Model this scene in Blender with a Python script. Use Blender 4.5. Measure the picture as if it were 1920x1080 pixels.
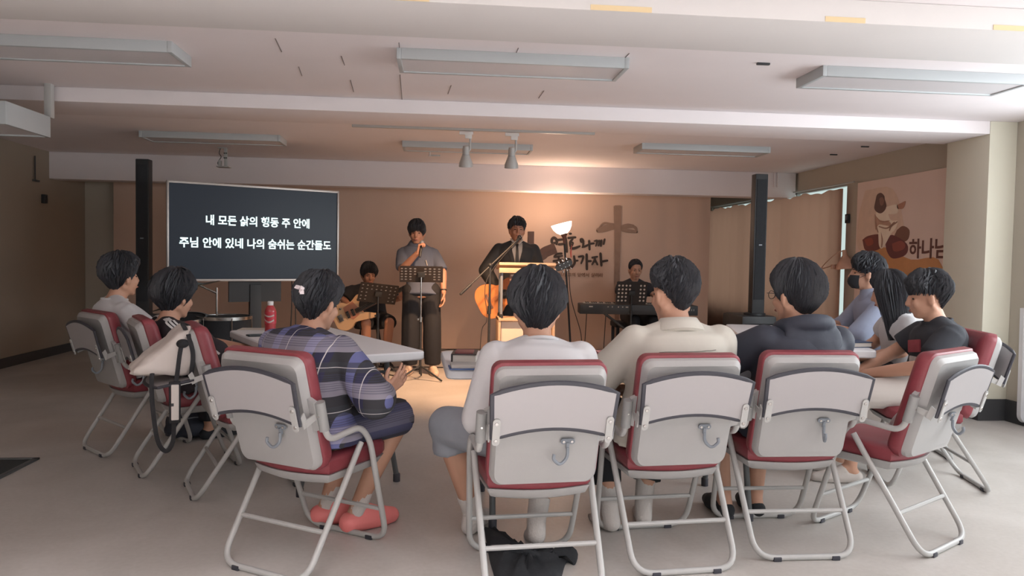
import bpy, bmesh, math, random
import numpy as np
from mathutils import Vector, Matrix

for o in list(bpy.data.objects):
    bpy.data.objects.remove(o)
S = bpy.context.scene
COL = S.collection
rnd = random.Random(7)
V = Vector
PI = math.pi

# ---------------------------------------------------------------- camera
FPX, CAMH = 1420.0, 1.22
YAW, ROLL, PITCH = math.radians(5.6), .017, math.atan(56 / 1420)
_F0 = V((math.sin(YAW), math.cos(YAW), 0)); _R0 = V((math.cos(YAW), -math.sin(YAW), 0)); _Z = V((0, 0, 1))
CF = _F0 * math.cos(PITCH) - _Z * math.sin(PITCH)
_U = _Z * math.cos(PITCH) + _F0 * math.sin(PITCH)
CR = _R0 * math.cos(ROLL) + _U * math.sin(ROLL)
CU = _U * math.cos(ROLL) - _R0 * math.sin(ROLL)
EYE = V((0, 0, CAMH))
cam = bpy.data.cameras.new('camera')
cam.sensor_width = 36
cam.lens = FPX / 1920 * 36
cam.clip_start = .05
cam.clip_end = 100
camo = bpy.data.objects.new('camera', cam)
COL.objects.link(camo)
camo.matrix_world = Matrix((( CR.x, CU.x, -CF.x, EYE.x), (CR.y, CU.y, -CF.y, EYE.y), (CR.z, CU.z, -CF.z, EYE.z), (0, 0, 0, 1)))
S.camera = camo

# ---------------------------------------------------------------- world, daylight, exposure
S.view_settings.view_transform = 'Standard'
S.view_settings.look = 'None'
S.view_settings.exposure = 0.32
S.view_settings.gamma = 1
S.view_settings.use_curve_mapping = False
wd = bpy.data.worlds.new('daylight'); S.world = wd; wd.use_nodes = True
_bg = wd.node_tree.nodes['Background']
_bg.inputs[0].default_value = (.82, .92, .92, 1)
_bg.inputs[1].default_value = .75


def area_light(name, loc, target, sx, sy, power, color):
    l = bpy.data.lights.new(name, 'AREA'); l.shape = 'RECTANGLE'; l.size = sx; l.size_y = sy
    l.energy = power; l.color = color
    o = bpy.data.objects.new(name, l); COL.objects.link(o)
    o.location = loc
    o.rotation_euler = (V(target) - V(loc)).to_track_quat('-Z', 'Y').to_euler()
    return o


# daylight that comes in through the wall of windows behind the photographer
# daylight through the rear and right-hand windows, falling mostly on the floor beside the photographer
# daylight through the window wall on the right, beside and just ahead of the photographer, and a little from the rear
# daylight through the window wall on the right, beside and just ahead of the photographer, and a little from the rear
# daylight through the window wall on the right, beside and just ahead of the photographer, and a little from the rear
# daylight through the window wall on the right, beside and just ahead of the photographer, and a little from the rear
# daylight through the window wall on the right, beside and just ahead of the photographer, and a little from the rear
# daylight through the window wall on the right, beside and just ahead of the photographer, and a little from the rear
# daylight through the window wall on the right, beside and just ahead of the photographer, and a little from the rear
# daylight through the window wall on the right, beside and just ahead of the photographer, and a little from the rear
# daylight through the window wall on the right, beside and just ahead of the photographer, and a little from the rear
# daylight through the window wall on the right, beside and just ahead of the photographer, and a little from the rear
area_light('window_daylight', (4.46, 3.0, 1.5), (0, 3.9, 2.1), 3.85, 1.5, 98, (.90, .96, 1.0))
area_light('window_daylight', (1.2, -2.1, 1.5), (.6, .4, 0.4), 4.4, 1.5, 24, (.90, .95, 1.0))
# added overhead fill lights, unseen and without fixtures, to brighten floor and ceiling
for _x, _y, _p in ((-.8, -.3, 150), (1.2, -.5, 115), (3.3, -.5, 10)):
    area_light('overhead_fill_light', (_x, _y, 2.28), (_x, _y + .05, 0), 1.28, .32, _p, (.98, .97, 1.0)).data.spread = math.radians(115)


# ---------------------------------------------------------------- helpers
def ray(px, py):
    return CF + CR * ((px - 960) / FPX) - CU * ((py - 540) / FPX)


def onZ(px, py, z):
    r = ray(px, py); return EYE + r * ((z - CAMH) / r.z)


def onY(px, py, y):
    r = ray(px, py); return EYE + r * (y / r.y)


def onX(px, py, x):
    r = ray(px, py); return EYE + r * (x / r.x)


def atD(px, py, d):
    return EYE + ray(px, py) * d


def srgb(r, g, b):
    f = lambda c: c / 12.92 if c <= .04045 else ((c + .055) / 1.055) ** 2.4
    return (f(r / 255), f(g / 255), f(b / 255), 1)


def material(name, col, rough=.6, metal=0.0, var=.0, scale=8, bump=0.0, bscale=60, spec=.5, col2=None, stretch=None, emit=None, estr=0, sheen=0, trans=0, alpha=1):
    m = bpy.data.materials.new(name); m.use_nodes = True
    nt = m.node_tree; N = nt.nodes; L = nt.links
    b = N['Principled BSDF']
    c = srgb(*col)
    b.inputs['Base Color'].default_value = c
    b.inputs['Roughness'].default_value = rough
    b.inputs['Metallic'].default_value = metal
    b.inputs['Specular IOR Level'].default_value = spec
    if sheen: b.inputs['Sheen Weight'].default_value = sheen
    if trans: b.inputs['Transmission Weight'].default_value = trans
    if alpha < 1: b.inputs['Alpha'].default_value = alpha
    if emit:
        b.inputs['Emission Color'].default_value = srgb(*emit); b.inputs['Emission Strength'].default_value = estr
    if var or bump:
        tc = N.new('ShaderNodeTexCoord'); mp = N.new('ShaderNodeMapping')
        L.new(tc.outputs['Object'], mp.inputs['Vector'])
        if stretch: mp.inputs['Scale'].default_value = stretch
    if var:
        n = N.new('ShaderNodeTexNoise'); n.inputs['Scale'].default_value = scale; n.inputs['Detail'].default_value = 5
        L.new(mp.outputs[0], n.inputs['Vector'])
        mx = N.new('ShaderNodeMix'); mx.data_type = 'RGBA'
        c2 = srgb(*col2) if col2 else tuple(x * (1 - var) for x in c[:3]) + (1,)
        mx.inputs[6].default_value = c2
        mx.inputs[7].default_value = c if col2 else tuple(min(1, x * (1 + var * .6)) for x in c[:3]) + (1,)
        L.new(n.outputs['Fac'], mx.inputs[0]); L.new(mx.outputs[2], b.inputs['Base Color'])
    if bump:
        n2 = N.new('ShaderNodeTexNoise'); n2.inputs['Scale'].default_value = bscale; n2.inputs['Detail'].default_value = 4
        L.new(mp.outputs[0], n2.inputs['Vector'])
        bp = N.new('ShaderNodeBump'); bp.inputs['Strength'].default_value = bump; bp.inputs['Distance'].default_value = .01
        L.new(n2.outputs['Fac'], bp.inputs['Height']); L.new(bp.outputs[0], b.inputs['Normal'])
    return m


def rotz(a): return Matrix.Rotation(a, 3, 'Z')


def basis(x, y, z): return Matrix((x, y, z)).transposed()


def aim(d, up=V((0, 0, 1))):
    """3x3 whose local Z runs along d, local Y near up"""
    z = V(d).normalized()
    x = V(up).cross(z)
    if x.length < 1e-4: x = V((1, 0, 0)).cross(z)
    if x.length < 1e-4: x = V((0, 1, 0))
    x.normalize(); y = z.cross(x)
    return basis(x, y, z)


def fillet(pts, r, n=5):
    pts = [V(p) for p in pts]; out = [pts[0]]
    for i in range(1, len(pts) - 1):
        p, a, b = pts[i], pts[i - 1], pts[i + 1]
        da, db = (a - p), (b - p)
        ri = min(r[i - 1] if isinstance(r, (list, tuple)) else r, da.length * .48, db.length * .48)
        A, B = p + da.normalized() * ri, p + db.normalized() * ri
        for k in range(n + 1):
            t = k / n
            out.append(A * (1 - t) ** 2 + p * 2 * t * (1 - t) + B * t * t)
    out.append(pts[-1])
    return out


def curve(pts, n=8):
    """Catmull-Rom through pts"""
    P = [V(p) for p in pts]; P = [P[0] * 2 - P[1]] + P + [P[-1] * 2 - P[-2]]; out = []
    for i in range(1, len(P) - 2):
        for k in range(n):
            t = k / n; a, b, c, d = P[i - 1], P[i], P[i + 1], P[i + 2]
            out.append(.5 * ((2 * b) + (c - a) * t + (2 * a - 5 * b + 4 * c - d) * t * t + (3 * b - a - 3 * c + d) * t ** 3))
    out.append(P[-2]); return out


class MB:
    def __init__(s): s.v = []; s.f = []; s.mi = []

    def add(s, vs, fs, mi=0):
        o = len(s.v); s.v += [tuple(p) for p in vs]; s.f += [tuple(i + o for i in f) for f in fs]; s.mi += [mi] * len(fs); return s

    def box(s, c, size, R=None, bev=0, mi=0):
        c = V(c); hx, hy, hz = [k / 2 for k in size]
        if not bev:
            vs = [V((x, y, z)) for z in (-hz, hz) for x, y in ((-hx, -hy), (hx, -hy), (hx, hy), (-hx, hy))]
            fs = [(3, 2, 1, 0), (4, 5, 6, 7), (0, 1, 5, 4), (1, 2, 6, 5), (2, 3, 7, 6), (3, 0, 4, 7)]
        else:
            bm = bmesh.new(); bmesh.ops.create_cube(bm, size=1)
            for q in bm.verts: q.co = V((q.co.x * size[0], q.co.y * size[1], q.co.z * size[2]))
            bmesh.ops.bevel(bm, geom=bm.edges[:], offset=bev, segments=2, profile=.6, affect='EDGES', clamp_overlap=True)
            bm.verts.index_update()
            vs = [q.co.copy() for q in bm.verts]; fs = [[q.index for q in f.verts] for f in bm.faces]; bm.free()
        if R is not None: vs = [R @ p for p in vs]
        return s.add([p + c for p in vs], fs, mi)

    def loft(s, rings, caps=True, closed=False, mi=0):
        n = len(rings[0]); vs = [p for r in rings for p in r]; fs = []
        m = len(rings)
        for i in range(m if closed else m - 1):
            a, b = i * n, ((i + 1) % m) * n
            fs += [(a + j, a + (j + 1) % n, b + (j + 1) % n, b + j) for j in range(n)]
        if caps and not closed:
            fs += [tuple(range(n - 1, -1, -1)), tuple((m - 1) * n + j for j in range(n))]
        return s.add(vs, fs, mi)

    def tube(s, pts, r, n=8, caps=True, closed=False, ref=None, mi=0):
        pts = [V(p) for p in pts]; m = len(pts); rings = []
        def rr(i):
            q = r[i] if isinstance(r, list) else r
            return q if isinstance(q, tuple) else (q, q)
        t0 = None; x = None
        for i in range(m):
            if closed: t = pts[(i + 1) % m] - pts[i - 1]
            else: t = pts[min(i + 1, m - 1)] - pts[max(i - 1, 0)]
            if t.length < 1e-9: t = t0 or V((0, 0, 1))
            t = t.normalized()
            if ref is not None: x = V(ref)
            elif x is None: x = V((0, 0, 1)) if abs(t.z) < .9 else V((1, 0, 0))
            x = x - t * x.dot(t)
            if x.length < 1e-6: x = V((.3, .5, .8)) - t * V((.3, .5, .8)).dot(t)
            x.normalize(); y = t.cross(x); t0 = t
            a, b = rr(i)
            rings.append([pts[i] + x * (a * math.cos(2 * PI * k / n)) + y * (b * math.sin(2 * PI * k / n)) for k in range(n)])
        return s.loft(rings, caps, closed, mi)

    def cap(s, a, b, ra, rb, n=12, mi=0):
        """tapered limb with round ends"""
        a, b = V(a), V(b); d = b - a
        if d.length < 1e-6: return s.ell(a, (ra,) * 3)
        u = d.normalized(); P = []; R = []
        for k in range(4):
            q = PI / 2 * (k / 4 + .03); P.append(a - u * ra * math.cos(q)); R.append(max(ra * math.sin(q), 1e-4))
        P += [a, b]; R += [ra, rb]
        for k in range(3, -1, -1):
            q = PI / 2 * (k / 4 + .03); P.append(b + u * rb * math.cos(q)); R.append(max(rb * math.sin(q), 1e-4))
        return s.tube(P, R, n, mi=mi)

    def chain(s, pts, rs, n=12):
        for i in range(len(pts) - 1): s.cap(pts[i], pts[i + 1], rs[i], rs[i + 1], n)
        return s

    def ell(s, c, r, R=None, nu=16, nv=10, mi=0):
        c = V(c); vs = [V((0, 0, r[2]))]; fs = []
        for i in range(1, nv):
            th = PI * i / nv
            vs += [V((r[0] * math.sin(th) * math.cos(2 * PI * j / nu), r[1] * math.sin(th) * math.sin(2 * PI * j / nu), r[2] * math.cos(th))) for j in range(nu)]
        vs.append(V((0, 0, -r[2]))); e = len(vs) - 1
        fs += [(0, 1 + j, 1 + (j + 1) % nu) for j in range(nu)]
        for i in range(nv - 2):
            a = 1 + i * nu; b = a + nu
            fs += [(a + j, b + j, b + (j + 1) % nu, a + (j + 1) % nu) for j in range(nu)]
        a = 1 + (nv - 2) * nu
        fs += [(e, a + (j + 1) % nu, a + j) for j in range(nu)]
        if R is not None: vs = [R @ p for p in vs]
        return s.add([p + c for p in vs], fs, mi)

    def lathe(s, prof, c=(0, 0, 0), n=24, R=None, caps=True, mi=0):
        c = V(c); rings = []
        for r, z in prof:
            ring = [V((r * math.cos(2 * PI * k / n), r * math.sin(2 * PI * k / n), z)) for k in range(n)]
            if R is not None: ring = [R @ p for p in ring]
            rings.append([p + c for p in ring])
        return s.loft(rings, caps, mi=mi)

    def prism(s, poly, t, R=None, c=(0, 0, 0), mi=0):
        """2-D outline in local XY, from z=0 to z=t"""
        n = len(poly); c = V(c)
        vs = [V((p[0], p[1], 0)) for p in poly] + [V((p[0], p[1], t)) for p in poly]
        if R is not None: vs = [R @ p for p in vs]
        fs = [tuple(range(n - 1, -1, -1)), tuple(range(n, 2 * n))] + [(i, (i + 1) % n, n + (i + 1) % n, n + i) for i in range(n)]
        return s.add([p + c for p in vs], fs, mi)

    def mesh(s, name, mats, smooth=40, fix=True):
        me = bpy.data.meshes.new(name); me.from_pydata(s.v, [], s.f)
        for m in (mats if isinstance(mats, (list, tuple)) else [mats]): me.materials.append(m)
        if max(s.mi or [0]): me.polygons.foreach_set('material_index', s.mi)
        if fix:
            bm = bmesh.new(); bm.from_mesh(me); bmesh.ops.recalc_face_normals(bm, faces=bm.faces[:]); bm.to_mesh(me); bm.free()
        if smooth:
            me.polygons.foreach_set('use_smooth', [True] * len(me.polygons)); me.set_sharp_from_angle(angle=math.radians(smooth))
        me.update(); return me

    def build(s, name, mats, parent=None, smooth=40, loc=None):
        o = bpy.data.objects.new(name, s.mesh(name, mats, smooth)); COL.objects.link(o)
        if parent: o.parent = parent
        if loc is not None: o.location = loc
        return o

    def remeshed(s, voxel, sm=4, wrinkle=0, freq=14, seed=0, floor=None, mat=None, name='body', extra=None):
        """one continuous skin over all the pieces"""
        me = s.mesh('tmp', mat, 0)
        o = bpy.data.objects.new('tmp', me); COL.objects.link(o)
        m = o.modifiers.new('r', 'REMESH'); m.mode = 'VOXEL'; m.voxel_size = voxel; m.adaptivity = 0
        if sm:
            q = o.modifiers.new('s', 'SMOOTH'); q.factor = .5; q.iterations = sm
        dg = bpy.context.evaluated_depsgraph_get()
        out = bpy.data.meshes.new_from_object(o.evaluated_get(dg)); out.name = name
        bpy.data.objects.remove(o); bpy.data.meshes.remove(me)
        n = len(out.vertices); co = np.empty(n * 3); out.vertices.foreach_get('co', co); co = co.reshape(-1, 3)
        if wrinkle:
            nr = np.empty(n * 3); out.vertices.foreach_get('normal', nr); nr = nr.reshape(-1, 3)
            co += nr * (waves(co, freq, seed) * wrinkle)[:, None]
        if floor is not None: co[:, 2] = np.maximum(co[:, 2], floor)
        out.vertices.foreach_set('co', co.ravel())
        out.materials.clear(); out.materials.append(mat)
        out.polygons.foreach_set('use_smooth', [True] * len(out.polygons)); out.update()
        return out


def waves(p, freq, seed):
    g = np.random.RandomState(seed); w = p + .035 * np.sin(p[:, [1, 2, 0]] * freq * .8 + g.rand(3) * 6)
    d = np.zeros(len(p))
    for k in range(7):
        v = g.randn(3); v /= np.linalg.norm(v); v[2] *= .55
        d += np.sin(w @ v * freq * (1 + .35 * k) + g.rand() * 6.3) / (1 + .3 * k)
    return np.sign(d) * np.abs(d / 3) ** .8


def link(me, name, parent=None):
    o = bpy.data.objects.new(name, me); COL.objects.link(o)
    if parent: o.parent = parent
    return o


def thing(name, label, cat, loc=(0, 0, 0), rz=0, group=None):
    o = bpy.data.objects.new(name, None); COL.objects.link(o); o.empty_display_size = .1
    o.location = loc; o.rotation_euler = (0, 0, rz)
    return tag(o, label, cat, group)


def tag(o, label, cat, group=None):
    o['label'] = label; o['category'] = cat
    if group: o['group'] = group
    return o


def struct(name, mb, m, smooth=30):
    o = mb.build(name, m, smooth=smooth); o['kind'] = 'structure'; return o


def copy_tree(o, parent=None):
    c = o.copy(); COL.objects.link(c); c.parent = parent
    for ch in o.children: copy_tree(ch, c)
    return c


def child(o, name): return [c for c in o.children if c.name.split('.')[0] == name]


def rrect(w, h, r, n=5, cx=0, cy=0):
    out = []
    for sx, sy, a in ((1, 1, 0), (-1, 1, 90), (-1, -1, 180), (1, -1, 270)):
        for k in range(n + 1):
            q = math.radians(a + 90 * k / n)
            out.append((cx + sx * (w / 2 - r) + r * math.cos(q), cy + sy * (h / 2 - r) + r * math.sin(q)))
    return out


def text_mesh(txt, size, bold, mat, name, R, loc, parent=None, xs=1, shear=0):
    c = bpy.data.curves.new('t', 'FONT'); c.body = txt; c.size = size; c.align_x = 'CENTER'; c.align_y = 'CENTER'
    c.extrude = .0015; c.offset = bold; c.resolution_u = 3; c.shear = shear
    o = bpy.data.objects.new('t', c); COL.objects.link(o)
    me = bpy.data.meshes.new_from_object(o.evaluated_get(bpy.context.evaluated_depsgraph_get()))
    bpy.data.objects.remove(o)
    me.name = name; me.materials.clear(); me.materials.append(mat)
    M = Matrix.Translation(V(loc)) @ (R @ Matrix.Diagonal((xs, 1, 1))).to_4x4()
    me.transform(M); me.update()
    return link(me, name, parent)

# ================================================================ MATERIALS
M = {}
M['ceiling'] = material('ceiling_paint', (232, 224, 225), .85, var=.04, scale=3, bump=.05)
M['beam'] = material('ceiling_paint_dimmed', (212, 207, 205), .85, var=.04, scale=3, bump=.05)  # ceiling paint darkened for the front beam, to tone down its strong light
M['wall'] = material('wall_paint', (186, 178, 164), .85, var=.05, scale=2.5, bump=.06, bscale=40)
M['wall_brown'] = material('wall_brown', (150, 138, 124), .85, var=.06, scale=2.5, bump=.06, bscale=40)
M['wall_pale'] = material('pillar_paint', (214, 209, 192), .85, var=.04, scale=3, bump=.05)
M['base_dark'] = material('dark_vinyl_base', (62, 62, 64), .6, var=.1)
M['white_paint'] = material('white_enamel', (178, 177, 175), .38, var=.03, scale=20)
M['white_plastic'] = material('white_plastic', (214, 212, 210), .5, var=.02)
M['lamp_grey'] = material('lamp_frame_grey', (176, 180, 182), .45)
M['diffuser'] = material('acrylic_diffuser', (206, 202, 204), .55)
M['shell'] = material('chair_shell_grey', (166, 164, 163), .55, var=.03, scale=30, bump=.05, bscale=300)
M['sleeve'] = material('sleeve_grey', (148, 148, 147), .5)
M['tablet'] = material('tablet_laminate', (167, 163, 164), .45, var=.02, scale=40)
M['rubber'] = material('black_rubber', (58, 58, 66), .5)
M['red'] = material('red_vinyl', (134, 58, 66), .42, var=.1, scale=25, bump=.12, bscale=220)
M['hook'] = material('hook_grey', (124, 130, 138), .4)
M['steel'] = material('chrome', (200, 198, 195), .25, metal=1)
M['table'] = material('table_resin', (226, 226, 229), .5, var=.03, scale=60, bump=.08, bscale=350)
M['leg_grey'] = material('table_leg_grey', (92, 96, 98), .42)
M['black'] = material('black_plastic', (44, 46, 49), .5)
M['black_gloss'] = material('black_gloss', (38, 39, 42), .25)
M['black_cloth'] = material('black_cloth', (46, 48, 52), .9, var=.15, scale=30, bump=.2, bscale=120)
M['silver'] = material('silver_bezel', (186, 180, 176), .35, metal=.4)
M['screen'] = material('screen', (30, 34, 40), .3, spec=.18, emit=(40, 46, 55), estr=.45)
M['screen_text'] = material('screen_text', (210, 235, 238), .5, emit=(214, 236, 238), estr=.95)
M['backdrop'] = material('backdrop_cloth', (212, 184, 166), .95, var=.06, scale=1.6, bump=.25, bscale=5, stretch=(1.6, 1, .22))
M['ink'] = material('brush_ink', (74, 64, 60), .9)
M['ink_brown'] = material('brush_brown', (160, 132, 116), .9, var=.22, scale=14)
M['ink_pale'] = material('print_pale', (146, 112, 92), .9)
M['wood'] = material('light_wood', (198, 168, 140), .5, var=.12, scale=6, stretch=(1, 1, 9))
M['cream'] = material('cream_panel', (212, 194, 180), .55, var=.03)
M['dark_wood'] = material('brown_wood', (130, 98, 85), .6, var=.15, scale=8, stretch=(6, 6, 1))
M['curtain'] = material('curtain_cloth', (158, 136, 124), .95, var=.08, scale=4, bump=.2, bscale=90)
_nt = M['curtain'].node_tree; _tr = _nt.nodes.new('ShaderNodeBsdfTranslucent'); _mx = _nt.nodes.new('ShaderNodeMixShader'); _tr.inputs[0].default_value = srgb(232, 200, 186); _mx.inputs[0].default_value = .75
_nt.links.new(_nt.nodes['Principled BSDF'].outputs[0], _mx.inputs[1]); _nt.links.new(_tr.outputs[0], _mx.inputs[2]); _nt.links.new(_mx.outputs[0], _nt.nodes['Material Output'].inputs[0])
M['yellow'] = material('masking_tape', (226, 202, 160), .7)
M['copper'] = material('copper_shade', (206, 166, 146), .45, metal=.3)
M['paper'] = material('paper', (226, 222, 218), .8)
M['cable'] = material('cable_black', (46, 44, 44), .6)


def floor_material():
    m = material('floor_vinyl', (176, 166, 156), .36, bump=.02, bscale=30)
    N, L = m.node_tree.nodes, m.node_tree.links
    tc = N.new('ShaderNodeTexCoord'); n = N.new('ShaderNodeTexNoise'); n.inputs['Scale'].default_value = 1.3; n.inputs['Detail'].default_value = 8; n.inputs['Distortion'].default_value = 1.2
    L.new(tc.outputs['Object'], n.inputs['Vector'])
    n2 = N.new('ShaderNodeTexNoise'); n2.inputs['Scale'].default_value = 45; n2.inputs['Detail'].default_value = 6
    L.new(tc.outputs['Object'], n2.inputs['Vector'])
    ad = N.new('ShaderNodeMath'); ad.operation = 'MULTIPLY_ADD'; ad.inputs[1].default_value = .35
    L.new(n2.outputs[0], ad.inputs[0]); L.new(n.outputs[0], ad.inputs[2])
    cr = N.new('ShaderNodeValToRGB'); e = cr.color_ramp.elements
    e[0].position = .38; e[0].color = srgb(176, 170, 164); e[1].position = .95; e[1].color = srgb(204, 199, 194)
    L.new(ad.outputs[0], cr.inputs[0]); L.new(cr.outputs[0], N['Principled BSDF'].inputs['Base Color'])
    return m


M['floor'] = floor_material()

# ================================================================ ROOM SHELL
XL, XR, YB, YR, ZC = -4.45, 4.5, 12.5, -2.4, 2.35
struct('floor', MB().box((0, (YB + YR) / 2, -.05), (XR - XL + .6, YB - YR + .6, .1)), M['floor'])
struct('ceiling', MB().box((0, (YB + YR) / 2, ZC + .05), (XR - XL + .6, YB - YR + .6, .1)), M['ceiling'])
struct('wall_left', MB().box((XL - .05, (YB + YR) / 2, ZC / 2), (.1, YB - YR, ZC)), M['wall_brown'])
struct('wall_back', MB().box((0, YB + .05, ZC / 2), (XR - XL, .1, ZC)), M['wall'])
# rear wall (behind the photographer) with its wide window opening
w = MB(); w.box((0, YR - .05, .3), (9.2, .1, .6)); w.box((0, YR - .05, 2.22), (9.2, .1, .26))
w.box((-2.6, YR - .05, 1.35), (3.9, .1, 1.5)); w.box((4.45, YR - .05, 1.35), (.2, .1, 1.5))
struct('wall_rear', w, M['wall'])
w = MB()
for x in (-.6, 1.05, 2.7, 4.3): w.box((x, YR + .01, 1.35), (.06, .06, 1.5))
for z in (.63, 2.07): w.box((1.85, YR + .01, z), (4.9, .06, .06))
struct('window_1', w, M['white_paint'])
# right wall with the window the curtain hides
WY0, WY1, WZ0, WZ1 = 8.03, 12.2, .5, 2.11
w = MB()
w.box((XR + .05, (YR + 1.0) / 2, ZC / 2), (.1, 1.0 - YR, ZC)); w.box((XR + .05, (5.0 + WY0) / 2, ZC / 2), (.1, WY0 - 5.0, ZC)); w.box((XR + .05, 3.0, .35), (.1, 4.0, .7)); w.box((XR + .05, 3.0, 2.325), (.1, 4.0, .05)); w.box((XR + .05, (WY1 + YB) / 2, ZC / 2), (.1, YB - WY1, ZC))
w.box((XR + .05, (WY0 + WY1) / 2, (WZ1 + ZC) / 2), (.1, WY1 - WY0, ZC - WZ1)); w.box((XR + .05, (WY0 + WY1) / 2, WZ0 / 2), (.1, WY1 - WY0, WZ0))
struct('wall_right', w, M['wall'])
w = MB()
for y in (WY0 + .015, 9.3, 10.7, WY1 - .03): w.box((XR + .06, y, (WZ0 + WZ1) / 2), (.05, .03, WZ1 - WZ0))
for z in (WZ0 + .02, WZ1 - .01): w.box((XR + .06, (WY0 + WY1) / 2, z), (.05, WY1 - WY0, .02))
win = struct('window_2', w, M['white_paint'])
w = MB()
for y in (1.03, 2.34, 3.66, 4.97): w.box((XR + .04, y, 1.5), (.06, .06, 1.6))
for z in (.73, 2.27): w.box((XR + .04, 3.0, z), (.06, 4.0, .06))
struct('window_3', w, M['white_paint'])
glass = bpy.data.materials.new('window_glass'); glass.use_nodes = True
_n = glass.node_tree; _n.nodes.remove(_n.nodes['Principled BSDF'])
_t = _n.nodes.new('ShaderNodeBsdfTransparent'); _g = _n.nodes.new('ShaderNodeBsdfGlossy'); _g.inputs['Roughness'].default_value = .05
_x = _n.nodes.new('ShaderNodeMixShader'); _x.inputs[0].default_value = .06; _t.inputs[0].default_value = (.93, .97, .95, 1)
_n.links.new(_t.outputs[0], _x.inputs[1]); _n.links.new(_g.outputs[0], _x.inputs[2]); _n.links.new(_x.outputs[0], _n.nodes['Material Output'].inputs[0])
for a, b in ((WY0, 9.3), (9.3, 10.7), (10.7, WY1)):
    MB().box((XR + .06, (a + b) / 2, (WZ0 + WZ1) / 2), (.006, b - a - .03, WZ1 - WZ0)).build('pane', glass, win, 0)

# ceiling beams, pillar, return wall
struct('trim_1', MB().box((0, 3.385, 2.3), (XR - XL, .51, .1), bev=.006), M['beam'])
struct('trim_2', MB().box(((XL + 4.27) / 2, 5.83, 2.3), (4.268 - XL, .54, .1), bev=.006), M['ceiling'])
struct('trim_3', MB().box((0, 9.33, 2.195), (XR - XL, .26, .31), bev=.008), M['ceiling'])
struct('trim_4', MB().box(((4.27 + XR) / 2, 5.81, ZC / 2), (XR - 4.27, .5, ZC), bev=.006), M['wall_pale'])
struct('trim_5', MB().box((XL + .24, 10.12, ZC / 2), (.48, .08, ZC)), M['wall'])
struct('baseboard_left', MB().box((XL + .01, (YB + YR) / 2, .05), (.02, YB - YR, .1)), M['base_dark'])
struct('baseboard_right', MB().box(((4.255 + XR) / 2, 5.81, .085), (XR - 4.255, .53, .17)).box((XR - .01, 3.9, .085), (.02, 3.3, .17)).box((XR - .01, 6.95, .085), (.02, 1.75, .17)), M['base_dark'])
# fine joints between the ceiling boards
w = MB()
for (a, b) in (((748, 80), (751, 112)), ((750, 140), (754, 190)), ((972, 90), (960, 118)), ((846, 160), (840, 176)), ((1020, 170), (1010, 184)), ((516, 72), (528, 97)), ((1180, 100), (1160, 120)), ((640, 105), (646, 122)), ((657, 150), (663, 172)), ((560, 125), (566, 142))):
    p, q = onZ(*a, ZC - .0005), onZ(*b, ZC - .0005); w.tube([p, q], .003, 5)
struct('trim_6', w, material('joint_shadow', (130, 120, 118), .9))

# ================================================================ CEILING FITTINGS
def ceiling_lamp(cx, cy, label, L=1.287, Wd=.33, z=ZC, rz=0):
    t = thing('ceiling_light', label, 'light', (cx, cy, z - .06), rz, 'flat ceiling lamps')
    f = MB()
    for sx in (-1, 1): f.box((sx * (L / 2 - .0125), 0, .03), (.025, Wd, .06), bev=.003)
    for sy in (-1, 1): f.box((0, sy * (Wd / 2 - .0125), .03), (L - .05, .025, .06), bev=.003)
    f.build('frame', M['lamp_grey'], t)
    MB().box((0, 0, .032), (L - .05, Wd - .05, .05)).build('diffuser', M['diffuser'], t, 0)
    return t


ZL = 2.29
def lampx(px, py, dy): p = onZ(px, py, ZL); return p.x + L2 * dy, p.y + .165
L2 = 1.287 / 2
p = onZ(1180, 128, ZL); ceiling_lamp(p.x - L2, p.y + .165, 'flat grey ceiling lamp at front centre, straight above the white-shirted back')
p = onZ(322, 98, ZL); ceiling_lamp(p.x - L2, p.y + .165, 'flat grey ceiling lamp at front left, cut by the left picture edge')
p = onZ(1543, 142, ZL); ceiling_lamp(p.x + L2, p.y + .165, 'flat grey ceiling lamp at front right, above the pillar')
p = onZ(525, 265, ZL); ceiling_lamp(p.x - L2, p.y + .165, 'flat ceiling lamp far back on the left, above the television')
p = onZ(754, 275, ZL); ceiling_lamp(p.x + L2, p.y + .165, 'flat ceiling lamp far back in the middle, behind the two spotlights')
p = onZ(1445, 287, ZL); ceiling_lamp(p.x - L2, p.y + .165, 'flat ceiling lamp far back on the right, above the pianist')

# lamp box hung on a post, left edge
p = atD(92, 150, 5.15)
t = thing('hanging_lamp_box', 'boxed lamp panel hung from the ceiling on a square white post, left edge', 'light', (p.x, p.y, 2.02))
MB().box((0, 0, .215), (.045, .05, .23), bev=.003).build('post', M['white_paint'], t)
f = MB(); f.box((-.62, -.06, .03), (1.3, .025, .14), bev=.004); f.box((.02, -.31, .03), (.025, .52, .14), bev=.004); f.box((-.62, -.57, .03), (1.3, .025, .14), bev=.004); f.box((-1.26, -.31, .03), (.025, .52, .14)); f.box((-.62, -.31, .09), (1.25, .5, .02))
f.build('frame', M['lamp_grey'], t)
MB().box((-.62, -.315, -.02), (1.25, .49, .02)).build('diffuser', M['diffuser'], t, 0)

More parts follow.
